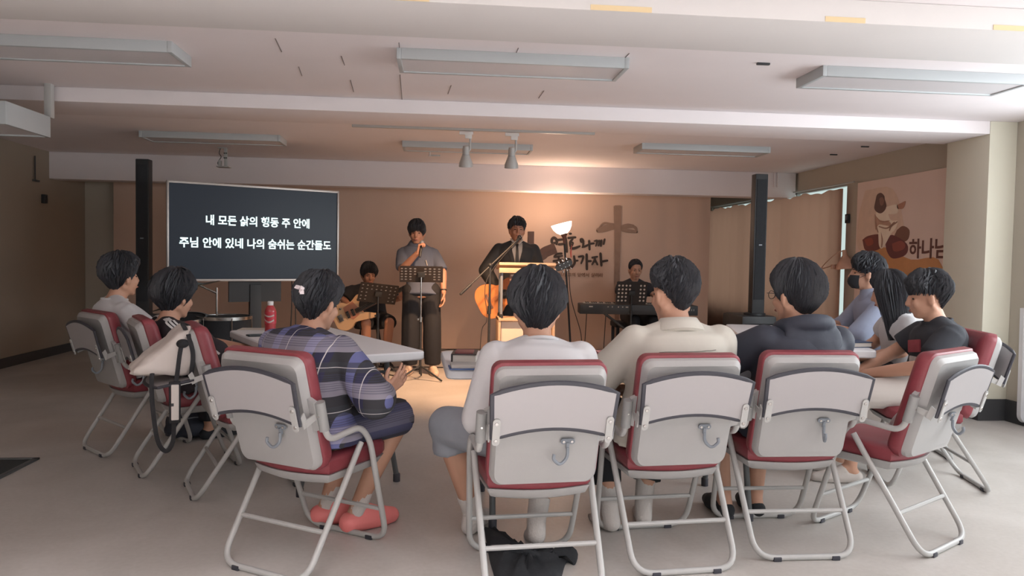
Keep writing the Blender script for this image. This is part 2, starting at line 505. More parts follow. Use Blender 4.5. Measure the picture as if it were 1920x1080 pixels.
# spotlight track
a, b = onZ(660, 236, ZC - .02), onZ(1115, 251, ZC - .02)
t = thing('spotlight_track', 'long thin white spotlight track on the ceiling', 'track', ((a.x + b.x) / 2, a.y, ZC - .03))
MB().box((0, 0, .015), (b.x - a.x, .034, .03), bev=.003).build('rail', M['white_paint'], t)
TRK = a.y
for px, lab in ((874, 'white cone spotlight on the ceiling track, the left one of the two'), (960, 'white cone spotlight on the ceiling track, the right one of the two')):
    p = onY(px, 262, TRK)
    s = thing('track_spotlight', lab, 'spotlight', (p.x, TRK, ZC - .03), 0, 'spotlights on the track')
    MB().box((0, 0, -.02), (.12, .032, .03), bev=.004).box((.02, 0, -.05), (.06, .028, .035), bev=.004).build('adapter', M['white_plastic'], s)
    MB().tube(fillet([(.035, 0, -.06), (.035, 0, -.16), (.02, .0, -.175)], .01), .009, 8).build('arm', M['white_paint'], s)
    R = aim((-.12 if px < 900 else -.05, .32, -1)) if True else None
    R = aim((0.02, .22, -1))
    h = MB(); h.lathe([(.004, -.045), (.026, -.04), (.03, -.02), (.031, .03), (.034, .04), (.06, .11), (.062, .14), (.057, .14), (.05, .11), (.028, .05), (.001, .045)], (.0, .01, -.17), 24, R)
    h.build('shade', M['white_paint'], s)
    MB().lathe([(.03, -.002), (.0325, -.002), (.0325, .004), (.03, .004)], V((0, .01, -.17)) + R @ V((0, 0, .034)), 24, R, False).build('ring', M['hook'], s)
    MB().ell(V((0, .01, -.17)) + R @ V((0, 0, .085)), (.038, .038, .04), R).build('bulb', material('bulb', (255, 225, 190), .3, emit=(255, 205, 150), estr=3), s)
    l = bpy.data.lights.new('spot', 'SPOT'); l.energy = 155 if px < 900 else 135; l.color = (1, .58, .32); l.spot_size = math.radians(105); l.spot_blend = .9; l.shadow_soft_size = .03
    lo = bpy.data.objects.new('spot_beam', l); COL.objects.link(lo); lo.parent = s
    lo.location = V((0, .01, -.17)) + R @ V((0, 0, .15))
    lo.rotation_euler = (V((-.22 if px < 900 else .1, .75, -2.1))).to_track_quat('-Z', 'Y').to_euler()

# small fittings
def sprinkler(px, py, label):
    p = onZ(px, py, ZC); t = thing('sprinkler_head', label, 'sprinkler', (p.x, p.y, ZC - .07), 0)
    MB().lathe([(.03, .07), (.03, .06), (.008, .055), (.008, .02), (.014, .018), (.006, .01), (.018, .006), (.018, 0)], n=12).build('head', M['white_plastic'], t)
    MB().box((.06, 0, .012), (.1, .02, .014), bev=.003).build('bar', M['lamp_grey'], t)
sprinkler(806, 281, 'small sprinkler head under the back ceiling left of the spotlights')
for px, py, lab in ((1563, 289, 'tiny dark clip on the back ceiling, the left one of two on the right'), (1622, 274, 'tiny dark clip on the back ceiling, the right one of two on the right'), (1431, 118, 'tiny dark clip on the front ceiling left of the right lamp')):
    p = onZ(px, py, ZC); tag(MB().box((0, 0, -.006), (.075, .02, .012), bev=.003).build('ceiling_clip', M['black'], loc=(p.x, p.y, ZC)), lab, 'clip')
p = onZ(418, 277, ZC)
t = thing('projector_bracket', 'empty white projector bracket hanging from the ceiling above the television', 'bracket', (p.x, p.y, ZC))
MB().box((0, 0, -.005), (.09, .07, .01), bev=.002).box((.03, 0, -.1), (.03, .03, .2), bev=.003).build('stem', M['white_paint'], t)
MB().box((.01, 0, -.205), (.13, .12, .012), bev=.003).box((-.03, 0, -.17), (.012, .1, .07)).build('plate', M['white_paint'], t)
for k in range(4): MB().lathe([(.008, 0), (.008, .006), (.004, .008)], (.02 + .02 * (k % 2), -.018, -.06 - .05 * (k // 2)), 8, aim((0, -1, 0))).build('bolt', M['base_dark'], t)
MB().tube(curve([(-.02, -.01, 0), (-.035, -.015, -.06), (-.015, -.015, -.1), (-.05, -.01, -.16), (-.045, 0, -.19)]), .004, 6).build('lead', M['cable'], t)
# conduit pair on the back beam, right, and cord on the left
for px, lab in ((1452, 'thin painted conduit on the back beam above the curtain, the left of two'), (1458, 'thin painted conduit on the back beam above the curtain, the right of two')):
    p = onY(px, 330, 9.19); tag(MB().tube([(0, 0, -.12), (0, 0, .16)], .009, 8).build('conduit', M['ceiling'], loc=(p.x, 9.185, p.z - .02)), lab, 'pipe', 'pair of conduits on the beam')
p = onX(62, 292, XL); q = onX(62, 338, XL)
tag(MB().tube([(.01, 0, 0), (.01, 0, q.z - p.z)], .008, 6).box((.0, .04, q.z - p.z), (.02, .12, .02)).build('dark_cable', M['base_dark'], loc=(XL + .01, p.y, p.z)), 'thin dark cable running down high on the left wall', 'cable')
p = onX(80, 373, XL)
t = thing('wall_sensor', 'small black box fixed on the dark left wall', 'sensor', (XL, p.y, p.z))
MB().box((.02, 0, 0), (.04, .07, .1), bev=.006).build('case', M['black'], t); MB().lathe([(.012, 0), (.012, .004), (.004, .006)], (.04, 0, .02), 10, aim((1, 0, 0))).build('lens', M['black_gloss'], t)
# masking tape left on the front beam
for i, (x0, x1, y) in enumerate(((705, 805, -2), (1107, 1222, 18), (1547, 1622, 42), (1862, 1960, 57))):
    a, b = onY(x0, y, 3.13), onY(x1, y + 3, 3.13)
    z = max(2.262, min(a.z, 2.33))
    tag(MB().box((0, 0, 0), (b.x - a.x, .002, .022)).build('tape_strip', M['yellow'], loc=((a.x + b.x) / 2, 3.1285, z)), ['pale yellow tape strip on the beam edge, leftmost of four', 'pale yellow tape strip on the beam edge, second of four from the left', 'pale yellow tape strip on the beam edge, third of four from the left', 'pale yellow tape strip on the beam edge in the top right corner'][i], 'tape', 'tape strips on the beam')

# ================================================================ BACKDROP
BY = 10.0
bx0, bx1 = onY(213, 420, BY).x, onY(1332, 420, BY).x
t = thing('backdrop_banner', 'wide beige cloth backdrop printed with brush lettering and a brown cross', 'backdrop', ((bx0 + bx1) / 2, BY, 0))
nx = 160; w = MB(); vs = []; cx = (bx0 + bx1) / 2
for back in (0, 1):
    for j in range(2):
        for i in range(nx + 1):
            x = bx0 + (bx1 - bx0) * i / nx; u = max(0, (x - 2.6)) * .9 + .12
            d = .012 * u * math.sin(x * 21) + .014 * u * math.sin(x * 8.3 + 1)
            vs.append((x - cx, d + .006 * back, .01 if j == 0 else 2.2))
n1 = nx + 1; fs = []
for i in range(nx):
    fs += [(i, i + 1, n1 + i + 1, n1 + i), (2 * n1 + i + 1, 2 * n1 + i, 3 * n1 + i, 3 * n1 + i + 1)]
    fs += [(n1 + i, n1 + i + 1, 3 * n1 + i + 1, 3 * n1 + i), (i + 1, i, 2 * n1 + i, 2 * n1 + i + 1)]
w.add(vs, fs).build('cloth', M['backdrop'], t, 60)
def bp(zx, zy, sc=6.0, ox=1020, oy=370):
    p = onY(ox + zx / sc, oy + zy / sc, BY - .012); return V((p.x - cx, -.012, p.z))
def strokes(name, lst, mat, parent):
    m = MB()
    for wd_, pts in lst:
        P = [bp(*q) for q in pts]
        if len(P) > 2: P = curve(P, 4)
        k = len(P); rs = [(wd_ * (.75 + .35 * math.sin(PI * (i + .6) / k)), .0015) for i in range(k)]
        m.tube(P, rs, 8, ref=None) if False else m.loft([[P[i] + V((rs[i][0] * math.cos(2 * PI * j / 8) * nrm(P, i).x, .0015 * math.sin(2 * PI * j / 8), rs[i][0] * math.cos(2 * PI * j / 8) * nrm(P, i).z)) for j in range(8)] for i in range(k)])
        for e in (P[0], P[-1]): m.lathe([(wd_ * .8, -.0012), (wd_ * .8, .0012)], e, 10, aim((0, 1, 0)))
    return m.build(name, mat, parent, 0)
def nrm(P, i):
    d = P[min(i + 1, len(P) - 1)] - P[max(i - 1, 0)]; d.normalize(); return V((-d.z, 0, d.x))
strokes('lettering', [
    (.018, [(138, 508), (95, 515), (88, 480), (108, 455), (136, 470), (146, 505), (140, 525)]), (.016, [(150, 480), (208, 474)]), (.016, [(165, 528), (238, 522)]), (.018, [(243, 450), (250, 530), (258, 612)]),
    (.015, [(287, 410), (305, 409)]), (.016, [(272, 457), (355, 450)]), (.017, [(322, 470), (296, 505), (300, 545), (312, 572)]), (.016, [(300, 577), (350, 570), (402, 550)]), (.012, [(300, 505), (325, 512), (318, 545)]),
    (.014, [(412, 492), (412, 472), (432, 472), (442, 498), (420, 502), (410, 485)]), (.015, [(443, 510), (440, 548)]), (.014, [(432, 560), (470, 548), (502, 530)]), (.016, [(508, 488), (513, 588)]), (.014, [(512, 524), (562, 516)]),
    (.012, [(566, 492), (598, 486), (592, 520), (583, 548)]), (.012, [(604, 492), (628, 488), (622, 520), (612, 544)]), (.010, [(622, 516), (645, 512)]), (.013, [(646, 482), (640, 550)]), (.013, [(683, 470), (671, 528)]),
    (.014, [(142, 635), (200, 630)]), (.014, [(138, 640), (122, 668), (205, 658)]), (.014, [(165, 672), (166, 705)]), (.014, [(105, 717), (215, 698)]), (.013, [(140, 735), (208, 728), (205, 752), (145, 768), (150, 790), (225, 780)]),
    (.014, [(270, 690), (256, 712), (275, 735), (300, 722), (292, 698), (272, 690)]), (.016, [(338, 662), (345, 735), (312, 790)]), (.014, [(345, 714), (380, 711)]), (.013, [(250, 770), (300, 760), (305, 785), (262, 800)]),
    (.014, [(390, 668), (440, 662), (435, 700), (418, 742)]), (.017, [(480, 640), (483, 810)]), (.015, [(484, 718), (530, 717)]),
    (.014, [(543, 678), (600, 668)]), (.014, [(578, 676), (566, 715), (542, 755)]), (.014, [(575, 705), (602, 756)]), (.017, [(635, 630), (646, 768)]), (.015, [(646, 722), (714, 711)])], M['ink'], t)
cr = MB()
def flat(m, pts, th=.002): 
    P = [bp(*q) for q in pts]; n = len(P); m.add([p + V((0, -th, 0)) for p in P] + P, [tuple(range(n)), tuple(range(2 * n - 1, n - 1, -1))] + [(i, n + i, n + (i + 1) % n, (i + 1) % n) for i in range(n)])
flat(cr, [(785, 102), (800, 92), (860, 92), (871, 105), (868, 320), (862, 480), (856, 700), (850, 860), (852, 1000), (846, 1300), (840, 1600), (792, 1600), (797, 1300), (790, 1000), (795, 760), (792, 500), (790, 300)])
cr.build('printed_cross', M['ink_brown'], t, 0)
strokes('cross_arms', [(.042, [(800, 330), (740, 335), (680, 352), (615, 372)]), (.012, [(790, 300), (740, 296), (690, 288), (650, 308), (605, 372)]), (.012, [(600, 380), (660, 378), (720, 362)]), (.03, [(862, 345), (900, 332), (950, 322), (1000, 326)]), (.018, [(990, 322), (1030, 345), (1042, 388)]), (.024, [(880, 365), (940, 376), (1042, 388)])], M['ink_brown'], t)
p0, p1 = bp(110, 878), bp(665, 872)
tm = text_mesh('우리가 그의 앞에서 살리라', .1, .001, M['ink_pale'], 'small_lettering', aim((0, -1, 0)), (0, 0, 0), t)
k = (p1.x - p0.x) / tm.dimensions.x; tm.data.transform(Matrix.Diagonal((k, 1, k, 1))); tm.location = ((p0.x + p1.x) / 2, -.014, (p0.z + p1.z) / 2)

# ================================================================ CURTAIN, POSTER, WALL LAMP
cy0, cy1 = 7.955, 12.15
t = thing('window_curtain', 'long brown curtain drawn across the bright right-hand window', 'curtain', (4.4, cy0, 0))
n = 260; vs = []
for back in (0, 1):
    for j in range(2):
        for i in range(n + 1):
            y = (cy1 - cy0) * i / n
            d = .006 * math.sin(y * 26) + .005 * math.sin(y * 11 + 2)
            z = .05 if j == 0 else 2.036 + .012 * math.sin(y * 9) + .008 * math.sin(y * 23 + 1) + .006 * y
            vs.append((d + .008 * back, y, min(z, 2.1)))
n1 = n + 1; fs = []
for i in range(n):
    fs += [(i, n1 + i, n1 + i + 1, i + 1), (2 * n1 + i, 2 * n1 + i + 1, 3 * n1 + i + 1, 3 * n1 + i), (n1 + i, 3 * n1 + i, 3 * n1 + i + 1, n1 + i + 1), (i, i + 1, 2 * n1 + i + 1, 2 * n1 + i)]
MB().add(vs, fs).build('cloth', M['curtain'], t, 60)
MB().tube([(.05, -.15, 2.105), (.05, cy1 - cy0, 2.115)], .008, 8).build('rail', M['white_paint'], t)

PXW = 4.494
def pw(zx, zy): return onX(1590 + zx / 5.4, 320 + zy / 5.4, PXW)
def poster_z(px_y): return px_y
a, b = pw(102, 150), onX(1765, 315, PXW)
pt = thing('wall_poster', 'large peach wall poster of a robed seated figure on red rocks', 'poster', (PXW, (a.y + 5.9) / 2, (a.z + .6) / 2))
po = V(pt.location)
MB().box((.0, 0, 0), (.006, a.y - 5.9, a.z - .55)).build('sheet', material('poster_peach', (240, 218, 206), .6, var=.1, scale=2.5, col2=(228, 202, 190)), pt, 0)
def pflat(name, pts, col, lift=.005, smooth=True):
    P = [pw(*q) for q in pts]
    if smooth: P = [V(q) for q in curve(P + [P[0]], 4)[:-1]]
    P = [V((-lift, p.y - po.y, p.z - po.z)) for p in P]; n = len(P)
    MB().add(P + [p + V((.001, 0, 0)) for p in P], [tuple(range(n)), tuple(range(2 * n - 1, n - 1, -1))] + [(i, n + i, n + (i + 1) % n, (i + 1) % n) for i in range(n)]).build(name, material('print_' + name, col, .65, var=.12, scale=12), pt, 0)
pflat('glow', [(180, 200), (450, 180), (560, 500), (540, 700), (300, 780), (110, 800), (105, 500)], (230, 202, 182), .0042)
pflat('sand', [(280, 800), (400, 780), (640, 900), (920, 900), (930, 1300), (200, 1300), (200, 900)], (210, 150, 100), .0044)
pflat('rock', [(150, 700), (210, 660), (330, 650), (350, 760), (280, 810), (180, 805)], (126, 72, 66), .005)
pflat('rock', [(380, 720), (450, 650), (600, 740), (590, 850), (460, 890), (400, 820)], (118, 66, 66), .0052)
pflat('rock_face', [(450, 740), (540, 710), (585, 750), (560, 800), (470, 815)], (158, 88, 78), .0058)
pflat('rock_face', [(170, 700), (240, 680), (260, 740), (200, 760)], (160, 84, 68), .0058)
pflat('rock', [(500, 600), (560, 560), (625, 600), (615, 690), (560, 720), (470, 690)], (134, 94, 80), .005)
pflat('robe', [(290, 420), (390, 400), (440, 500), (510, 510), (480, 600), (440, 640), (360, 780), (320, 760), (310, 620), (280, 560)], (250, 232, 212), .0062)
pflat('sleeve', [(380, 370), (500, 345), (505, 430), (420, 440), (370, 430)], (250, 232, 212), .0066)
pflat('hand', [(500, 350), (550, 325), (590, 310), (565, 380), (510, 385)], (190, 138, 116), .0066)
pflat('sash', [(275, 440), (330, 500), (430, 520), (425, 560), (320, 545), (285, 600)], (196, 156, 134), .0070)
pflat('hair', [(285, 300), (300, 245), (338, 225), (372, 255), (378, 290), (395, 350), (380, 400), (340, 432), (300, 420), (272, 380)], (112, 84, 78), .0068)
for f_ in ([(300, 470), (340, 510), (420, 505), (418, 515), (335, 522)], [(320, 560), (400, 575), (470, 520), (476, 530), (405, 590), (322, 572)], [(340, 620), (360, 700), (352, 770), (342, 770), (346, 700)], [(420, 600), (440, 560), (500, 515), (505, 525), (450, 570), (430, 612)], [(285, 440), (300, 560), (315, 620), (306, 622), (288, 560)]): pflat('fold', f_, (176, 138, 118), .0078)
pflat('face', [(322, 285), (350, 268), (372, 300), (362, 345), (335, 350)], (146, 108, 96), .0074)
p0, p1 = pw(630, 800), pw(930, 815)
Rr = basis(V((0, -1, 0)), V((0, 0, 1)), V((-1, 0, 0)))
tm = text_mesh('하나님', .3, .006, material('poster_letter', (112, 72, 64), .7), 'lettering', Rr, (0, 0, 0), pt)
zt, zb = pw(690, 705).z, pw(690, 905).z
kz = (zt - zb) / tm.dimensions.z; ky = (p0.y - p1.y) * 1.22 / tm.dimensions.y
tm.data.transform(Matrix.Diagonal((1, ky, kz, 1))); tm.location = (-.006, p0.y - tm.dimensions.y / 2 - po.y, (zt + zb) / 2 - po.z)
for px, py, sz, lab in ((1591, 410, (.05, .06), 'small dark wall switch between the curtain and the poster'),):
    p = onX(px, py, XR); s = thing('wall_switch', lab, 'switch', (XR, p.y, p.z))
    MB().box((-.012, 0, 0), (.024, .07, .1), bev=.004).build('plate', M['black'], s); MB().box((-.026, 0, .01), (.01, .03, .05), bev=.002).build('rocker', M['hook'], s)
p = atD(1580, 470, 8.3); q = onX(1563, 500, 4.36)
s = thing('wall_lamp', 'copper coloured lamp shade on a bent arm clipped at the curtain edge', 'lamp', p)
R = aim((.10, -.05, -1))
MB().lathe([(.004, -.01), (.022, -.008), (.026, .05), (.055, .09), (.1, .16), (.108, .2), (.1, .2), (.05, .095), (.003, .06)], (.02, 0, 0), 20, R).build('shade', M['copper'], s)
e = q - p
MB().tube(curve([V((.01, 0, .0)), V((-.06, .02, -.03)), V((-.12, .1, -.12)), V((-.02, .4, -.2)), e * .9, e], 6), .0055, 8).build('arm', M['copper'], s)
MB().box(e, (.05, .04, .05), bev=.006).build('clip', M['copper'], s)

# ================================================================ TORCHIERE, SPEAKERS, TELEVISION
p = atD(1071, 672, 9.28); top = atD(1057.5, 428, 9.28)
fl = thing('floor_lamp', 'lit torchiere floor lamp with a glowing white bowl, leaning left', 'lamp', (p.x, p.y, 0))
tx, tz = top.x - p.x, top.z
d = V((tx, top.y - p.y, tz - .06)).normalized(); R = aim(d, (0, 1, 0))
MB().lathe([(.13, 0), (.13, .015), (.1, .025), (.02, .03)], n=24).build('base', M['black'], fl)
MB().tube([(0, 0, .02), V((tx, top.y - p.y, tz - .07))], [.013, .011], 10).build('pole', M['black'], fl)
B = V((tx, top.y - p.y, tz - .07))
MB().lathe([(.014, -.12), (.02, -.05), (.045, .0), (.05, .005)], B, 20, R).build('collar', material('lamp_collar', (120, 82, 70), .5), fl)
Rb = aim(d + V((-.2, 0, 0)), (0, 1, 0))
MB().lathe([(.045, 0), (.085, .03), (.115, .075), (.132, .13), (.127, .13), (.11, .077), (.08, .035), (.04, .008)], B, 28, Rb, False).build('bowl', material('opal_glass', (240, 236, 230), .4, emit=(255, 240, 224), estr=2.2), fl)
l = bpy.data.lights.new('bulb', 'POINT'); l.energy = 21; l.color = (1, .70, .50); l.shadow_soft_size = .1
lo = bpy.data.objects.new('bulb_light', l); COL.objects.link(lo); lo.parent = fl; lo.location = B + Rb @ V((-.02, -.03, .15))
MB().ell(B + Rb @ V((0, 0, .06)), (.03, .03, .045)).build('bulb', material('lamp_bulb', (255, 230, 200), .3, emit=(255, 220, 180), estr=4), fl)


def column_speaker(px0, px1, ptop, d, label, sub):
    c = atD((px0 + px1) / 2, ptop, d); wv = (px1 - px0) / FPX * d
    t = thing('column_speaker', label, 'speaker', (c.x, c.y, 0))
    MB().box((0, .16, sub / 2), (.34, .5, sub), bev=.03).build('subwoofer', M['black'], t)
    MB().box((0, -.095, sub / 2), (.28, .012, sub * .8), bev=.004).build('grille', M['black_cloth'], t)
    MB().lathe([(.1, 0), (.1, .02), (.05, .03)], (0, .03, sub), 20).build('socket', M['black'], t)
    MB().box((0, 0, (sub + c.z) / 2), (wv, .1, c.z - sub), bev=.008).build('column', M['black'], t)
    MB().box((0, -.052, (sub + c.z) / 2 + .05), (wv * .8, .008, c.z - sub - .2), bev=.002).build('column_grille', M['black_cloth'], t)
    MB().box((0, -.058, (sub + c.z) / 2), (.03, .004, .012)).build('badge', M['hook'], t)
column_speaker(258, 282, 299, 7.2, 'tall black column speaker on the left, in front of the dark wall', .6)
column_speaker(1413, 1437, 327, 7.1, 'tall black column speaker on the right, standing before the curtain', .72)

pl, pr = atD(312, 430, 6.9), atD(634, 430, 7.8)
mid = (pl + pr) / 2; ang = math.atan2(pr.y - pl.y, pr.x - pl.x); TW = math.hypot(pr.x - pl.x, pr.y - pl.y)
zt, zb = 1.875, .955
t = thing('television', 'big wide television on a dark post showing two lines of white lyrics', 'television', (mid.x, mid.y, 0), ang)
H = zt - zb; zc = (zt + zb) / 2; f = MB()
for sx in (-1, 1): f.box((sx * (TW / 2 - .009), 0, zc), (.018, .05, H), bev=.003)
for sz in (-1, 1): f.box((0, 0, zc + sz * (H / 2 - .01)), (TW, .05, .022), bev=.003)
f.build('bezel', M['silver'], t)
sc = MB().box((0, .005, zc), (TW - .03, .03, H - .03)).build('screen', M['screen'], t, 0)
MB().box((0, .05, zc), (TW * .8, .05, H * .7), bev=.01).build('rear_case', M['black'], t)
for txt, wf, zz, xo in (('내 모든 삶의 행동 주 안에', .605, .617, .01), ('주님 안에 있네 나의 숨쉬는 순간들도', .885, .385, .008)):
    tm = text_mesh(txt, .1, .0025, M['screen_text'], 'lyrics', aim((0, -1, 0)), (0, 0, 0), sc)
    k = TW * wf / tm.dimensions.x; tm.data.transform(Matrix.Diagonal((k, 1, k * 1.08, 1))); tm.location = (xo * TW, -.0125, zb + zz * H)
MB().box((.0, .08, .47), (.11, .06, .9), bev=.005).box((0, .08, .9), (.5, .03, .3)).build('post', M['black'], t)
MB().box((0, .08, .02), (.9, .5, .04), bev=.01).build('foot', M['black'], t)
for k in (0, 1): MB().tube(curve([(.36 + .05 * k, .07, 1.0), (.37 + .04 * k, .1, .7), (.35 + .05 * k, .1, .35), (.3, .1, .03)]), .006, 6).build('cable', M['cable'], t)

# ================================================================ TABLES
def folding_table(name_lab, cx, cy, ang, L=1.62, Wd=.68, z=.73):
    """long axis along local X"""
    t = thing('folding_table', name_lab, 'table', (cx, cy, 0), ang, 'white folding tables')
    m = MB(); o0 = rrect(L, Wd, .05, 5); o1 = rrect(L - .012, Wd - .012, .045, 5); o2 = rrect(L - .03, Wd - .03, .04, 5)
    ring = lambda o, zz: [V((p[0], p[1], zz)) for p in o]
    m.loft([ring(o2, z - .045), ring(o1, z - .045), ring(o0, z - .038), ring(o0, z - .008), ring(o1, z - .001), ring(o2, z)])
    m.build('tabletop', M['table'], t, 30)
    for s in (-1, 1):
        x = s * (L / 2 - .22)
        for q in (-1, 1):
            MB().tube(fillet([(x, q * .2, z - .045), (x, q * .2, .36), (x - s * .0, q * (Wd / 2 - .06), .0)], .08), .0145, 10).build('leg', M['leg_grey'], t)
            MB().lathe([(.019, 0), (.019, .04), (.015, .045)], (x, q * (Wd / 2 - .065), 0), 10).build('foot', M['rubber'], t)
        MB().tube([(x, -.2, .345), (x, .2, .345)], .013, 8).build('crossbar', M['leg_grey'], t)
        MB().tube([(x, -.2, .6), (x, .2, .6)], .011, 8).build('crossbar', M['leg_grey'], t)
        MB().tube([(x, 0, .6), (x - s * .36, 0, z - .05)], .011, 8).build('brace', M['leg_grey'], t)
    return t


def corner_table(lab, corner, u, wv, L, Wd):
    u = V((u[0], u[1], 0)).normalized(); wv = V((wv[0], wv[1], 0)).normalized()
    c = V((corner[0], corner[1], 0)) + u * L / 2 + wv * Wd / 2
    return folding_table(lab, c.x, c.y, math.atan2(u.y, u.x), L, Wd), c
TB1, c1 = corner_table('white folding table at left with a red drink bottle on it', (-.05, 3.94), (-.46, .887), (-.887, -.46), 1.5, .66)
TB2 = folding_table('white folding table at centre carrying an open book and thick black book', .03 + .83, 3.66, math.radians(2), 1.66, .68)
TB3, c3 = corner_table('white folding table at right in front of the masked man', (2.49, 4.05), (.267, .964), (-.964, .267), 1.6, .68)

# ================================================================ CHAIRS
TILT = math.atan(.115 / .41)
def make_chair():
    t = thing('folding_chair', '', 'chair', (0, 0, 0), 0, 'red and grey folding chairs with writing tablets')
    r = .0125
    # rear leg loop
    rl = fillet([(-.226, .04, .475), (-.212, -.265, r), (.212, -.265, r), (.226, .04, .475)], .085, 6)
    MB().tube(rl, r, 10).build('rear_leg', M['white_paint'], t)
    k = .36; at = lambda s, k, y: V((s * (.226 * k + .212 * (1 - k)), .04 * k + y * (1 - k), .475 * k + r * (1 - k)))
    MB().tube([at(-1, .34, -.265), at(1, .34, -.265)], .0095, 8).build('crossbar', M['white_paint'], t)
    fl_ = fillet([(-.236, -.205, .63), (-.236, -.175, .525), (-.238, .02, .545), (-.236, .085, .475), (-.212, .24, r), (.212, .24, r), (.236, .085, .475), (.238, .02, .545), (.236, -.175, .525), (.236, -.205, .63)], [.05, .05, .05, .085, .085, .05, .05, .05], 6)
    MB().tube(fl_, r, 10).build('front_leg', M['white_paint'], t)
    f = MB(); kk = .34
    MB().tube([V((-.223, .19, .16)), V((.223, .19, .16))], .0095, 8).build('crossbar', M['white_paint'], t)
    for y in (-.265, .24):
        for s in (-1, 1): MB().box((s * .125, y, .009), (.034, .032, .018), bev=.003).build('foot_pad', M['rubber'], t)
    # seat
    def seat_outline(w_, y0, y1, bul):
        P = []
        for i in range(13):
            a = i / 12; P.append(((-w_ / 2 + w_ * a) * .93, y0 - bul * math.sin(PI * a)))
        P += [(w_ / 2, y1 - .06), (w_ / 2 - .02, y1 - .018), (w_ / 2 - .06, y1), (-w_ / 2 + .06, y1), (-w_ / 2 + .02, y1 - .018), (-w_ / 2, y1 - .06)]
        return P
    ring = lambda o, z: [V((p[0], p[1], z + .02 * (p[1] + .2))) for p in o]
    MB().loft([ring(seat_outline(.40, -.105, .25, .036), .372), ring(seat_outline(.42, -.113, .265, .038), .386), ring(seat_outline(.42, -.113, .265, .038), .418), ring(seat_outline(.405, -.105, .255, .036), .434), ring(seat_outline(.35, -.09, .22, .03), .443)]).build('seat', M['red'], t, 50)
    MB().loft([ring(seat_outline(.34, -.08, .21, .034), .328), ring(seat_outline(.39, -.10, .24, .036), .340), ring(seat_outline(.416, -.111, .262, .038), .371)]).build('seat_shell', M['shell'], t, 50)
    # backrest frame: local u across, v up the tilted back, n to the rear
    R = basis(V((1, 0, 0)), V((0, -math.sin(TILT), math.cos(TILT))), V((0, -math.cos(TILT), -math.sin(TILT))))
    O = V((0, -.15, .445))
    def bring(w0, w1, v0, v1, rr, n, bow=.014, sag=.008):
        out = []
        for (x, y) in rrect(1, 1, rr, 5):
            v = v0 + (v1 - v0) * (y + .5); ww = w0 + (w1 - w0) * (y + .5); x2 = x * ww
            v += (-sag if y > 0 else -.004) * (1 - (2 * x) ** 2) * abs(y) * 2
            out.append(O + R @ V((x2, v, n + bow * (1 - (2 * x) ** 2))))
        return out
    MB().loft([bring(.32, .32, .0, .39, .08, -.066, .034), bring(.38, .385, -.035, .42, .09, -.058, .034), bring(.41, .414, -.045, .432, .1, -.036, .028), bring(.412, .416, -.045, .434, .1, .0, .016), bring(.40, .405, -.04, .428, .1, .006)]).build('back_pad', M['red'], t, 50)
    MB().loft([bring(.396, .402, -.034, .424, .09, .004), bring(.392, .398, -.034, .421, .09, .024), bring(.368, .374, -.022, .405, .09, .042), bring(.3, .3, .0, .38, .09, .044)]).build('back_shell', M['shell'], t, 32)
    for s in (-1, 1):
        c = V((s * .236, -.206, .625))
        MB().tube([c - V((0, -.014, .055)), c + V((0, -.014, .055))], .0195, 14).build('sleeve', M['sleeve'], t)
        w = MB(); w.prism([(0, -.05), (0, .06), (.045, .085), (.045, -.065)], .02, basis(V((-s, 0, 0)), R @ V((0, 1, 0)), R @ V((0, 0, 1)) * s), c + V((-s * .01, 0, 0)))
        w.build('wing', M['shell'], t, 0)
        MB().lathe([(.004, 0), (.004, .003)], c + V((0, -.0195, 0)), 8, aim((0, -1, 0))).build('screw', M['steel'], t)
    # writing tablet, folded down behind the backrest, origin at its lower hinge
    hz = V((0, -.262, .612))
    tb = []
    WT = .436; n = 14
    up = [( -WT / 2 + WT * i / n, .165 + .04 * math.sin(PI * i / n) ** .85) for i in range(n + 1)]
    lo = [(WT / 2 * .96 - WT * .96 * i / n, .0 + .036 * math.sin(PI * i / n) ** .85) for i in range(n + 1)]
    outl = up + lo
    T = R
    tab = MB().prism(outl, .012, T, (0, 0, 0)).build('tablet', M['tablet'], t, 0, hz + R @ V((0, 0, .03)))
    P = [T @ V((p[0], p[1], .006)) for p in outl]
    MB().tube(P, [(.0075, .0105)] * len(P), 8, closed=True, ref=T @ V((0, 0, 1))).build('rim', M['rubber'], tab)
    for s in (-1, 1):
        b = MB(); b.prism(rrect(.026, .1, .012, 4, s * .200, .03), .005, T, T @ V((0, 0, .014))); b.build('bracket', M['white_paint'], tab, 0)
        for v in (-.002, .062): MB().lathe([(.0075, 0), (.006, .003), (.001, .0035)], T @ V((s * .200, v, .019)), 10, T).build('screw', M['steel'], tab)
        MB().prism([(-.012, -.025), (.012, -.03), (.018, .02), (-.004, .03)], .005, basis(T @ V((0, 0, 1)), T @ V((0, 1, 0)), V((-1, 0, 0))), hz + T @ V((s * .217, .01, .012))).prism([(0, 0), (.05, .02), (.05, .045), (0, .03)], .005, basis(V((0, 1, 0)), V((0, 0, 1)), V((1, 0, 0))), hz + V((s * .217, -.01, -.02))).build('hinge_arm', M['white_paint'], t, 0)
    # hook
    ho = O + R @ V((.07, .15, .0535))
    h = MB(); h.prism(rrect(.052, .02, .009, 4), .006, R); h.box(R @ V((0, -.016, .006)), (.012, .026, .01), R.copy(), .002)
    hk = h.build('hook', M['hook'], t, 40, ho)
    for s in (-1, 1): MB().lathe([(.006, 0), (.005, .003), (.001, .0035)], R @ V((s * .015, 0, .006)), 8, R).build('screw', M['steel'], hk)
    arm = MB().tube(fillet([(0, 0, 0), (0, 0, -.036), (0, -.03, -.062), (0, -.056, -.036), (0, -.052, -.02)], .028, 5), .0062, 8).build('hook_arm', M['hook'], hk, 40, R @ V((0, -.022, .01)))
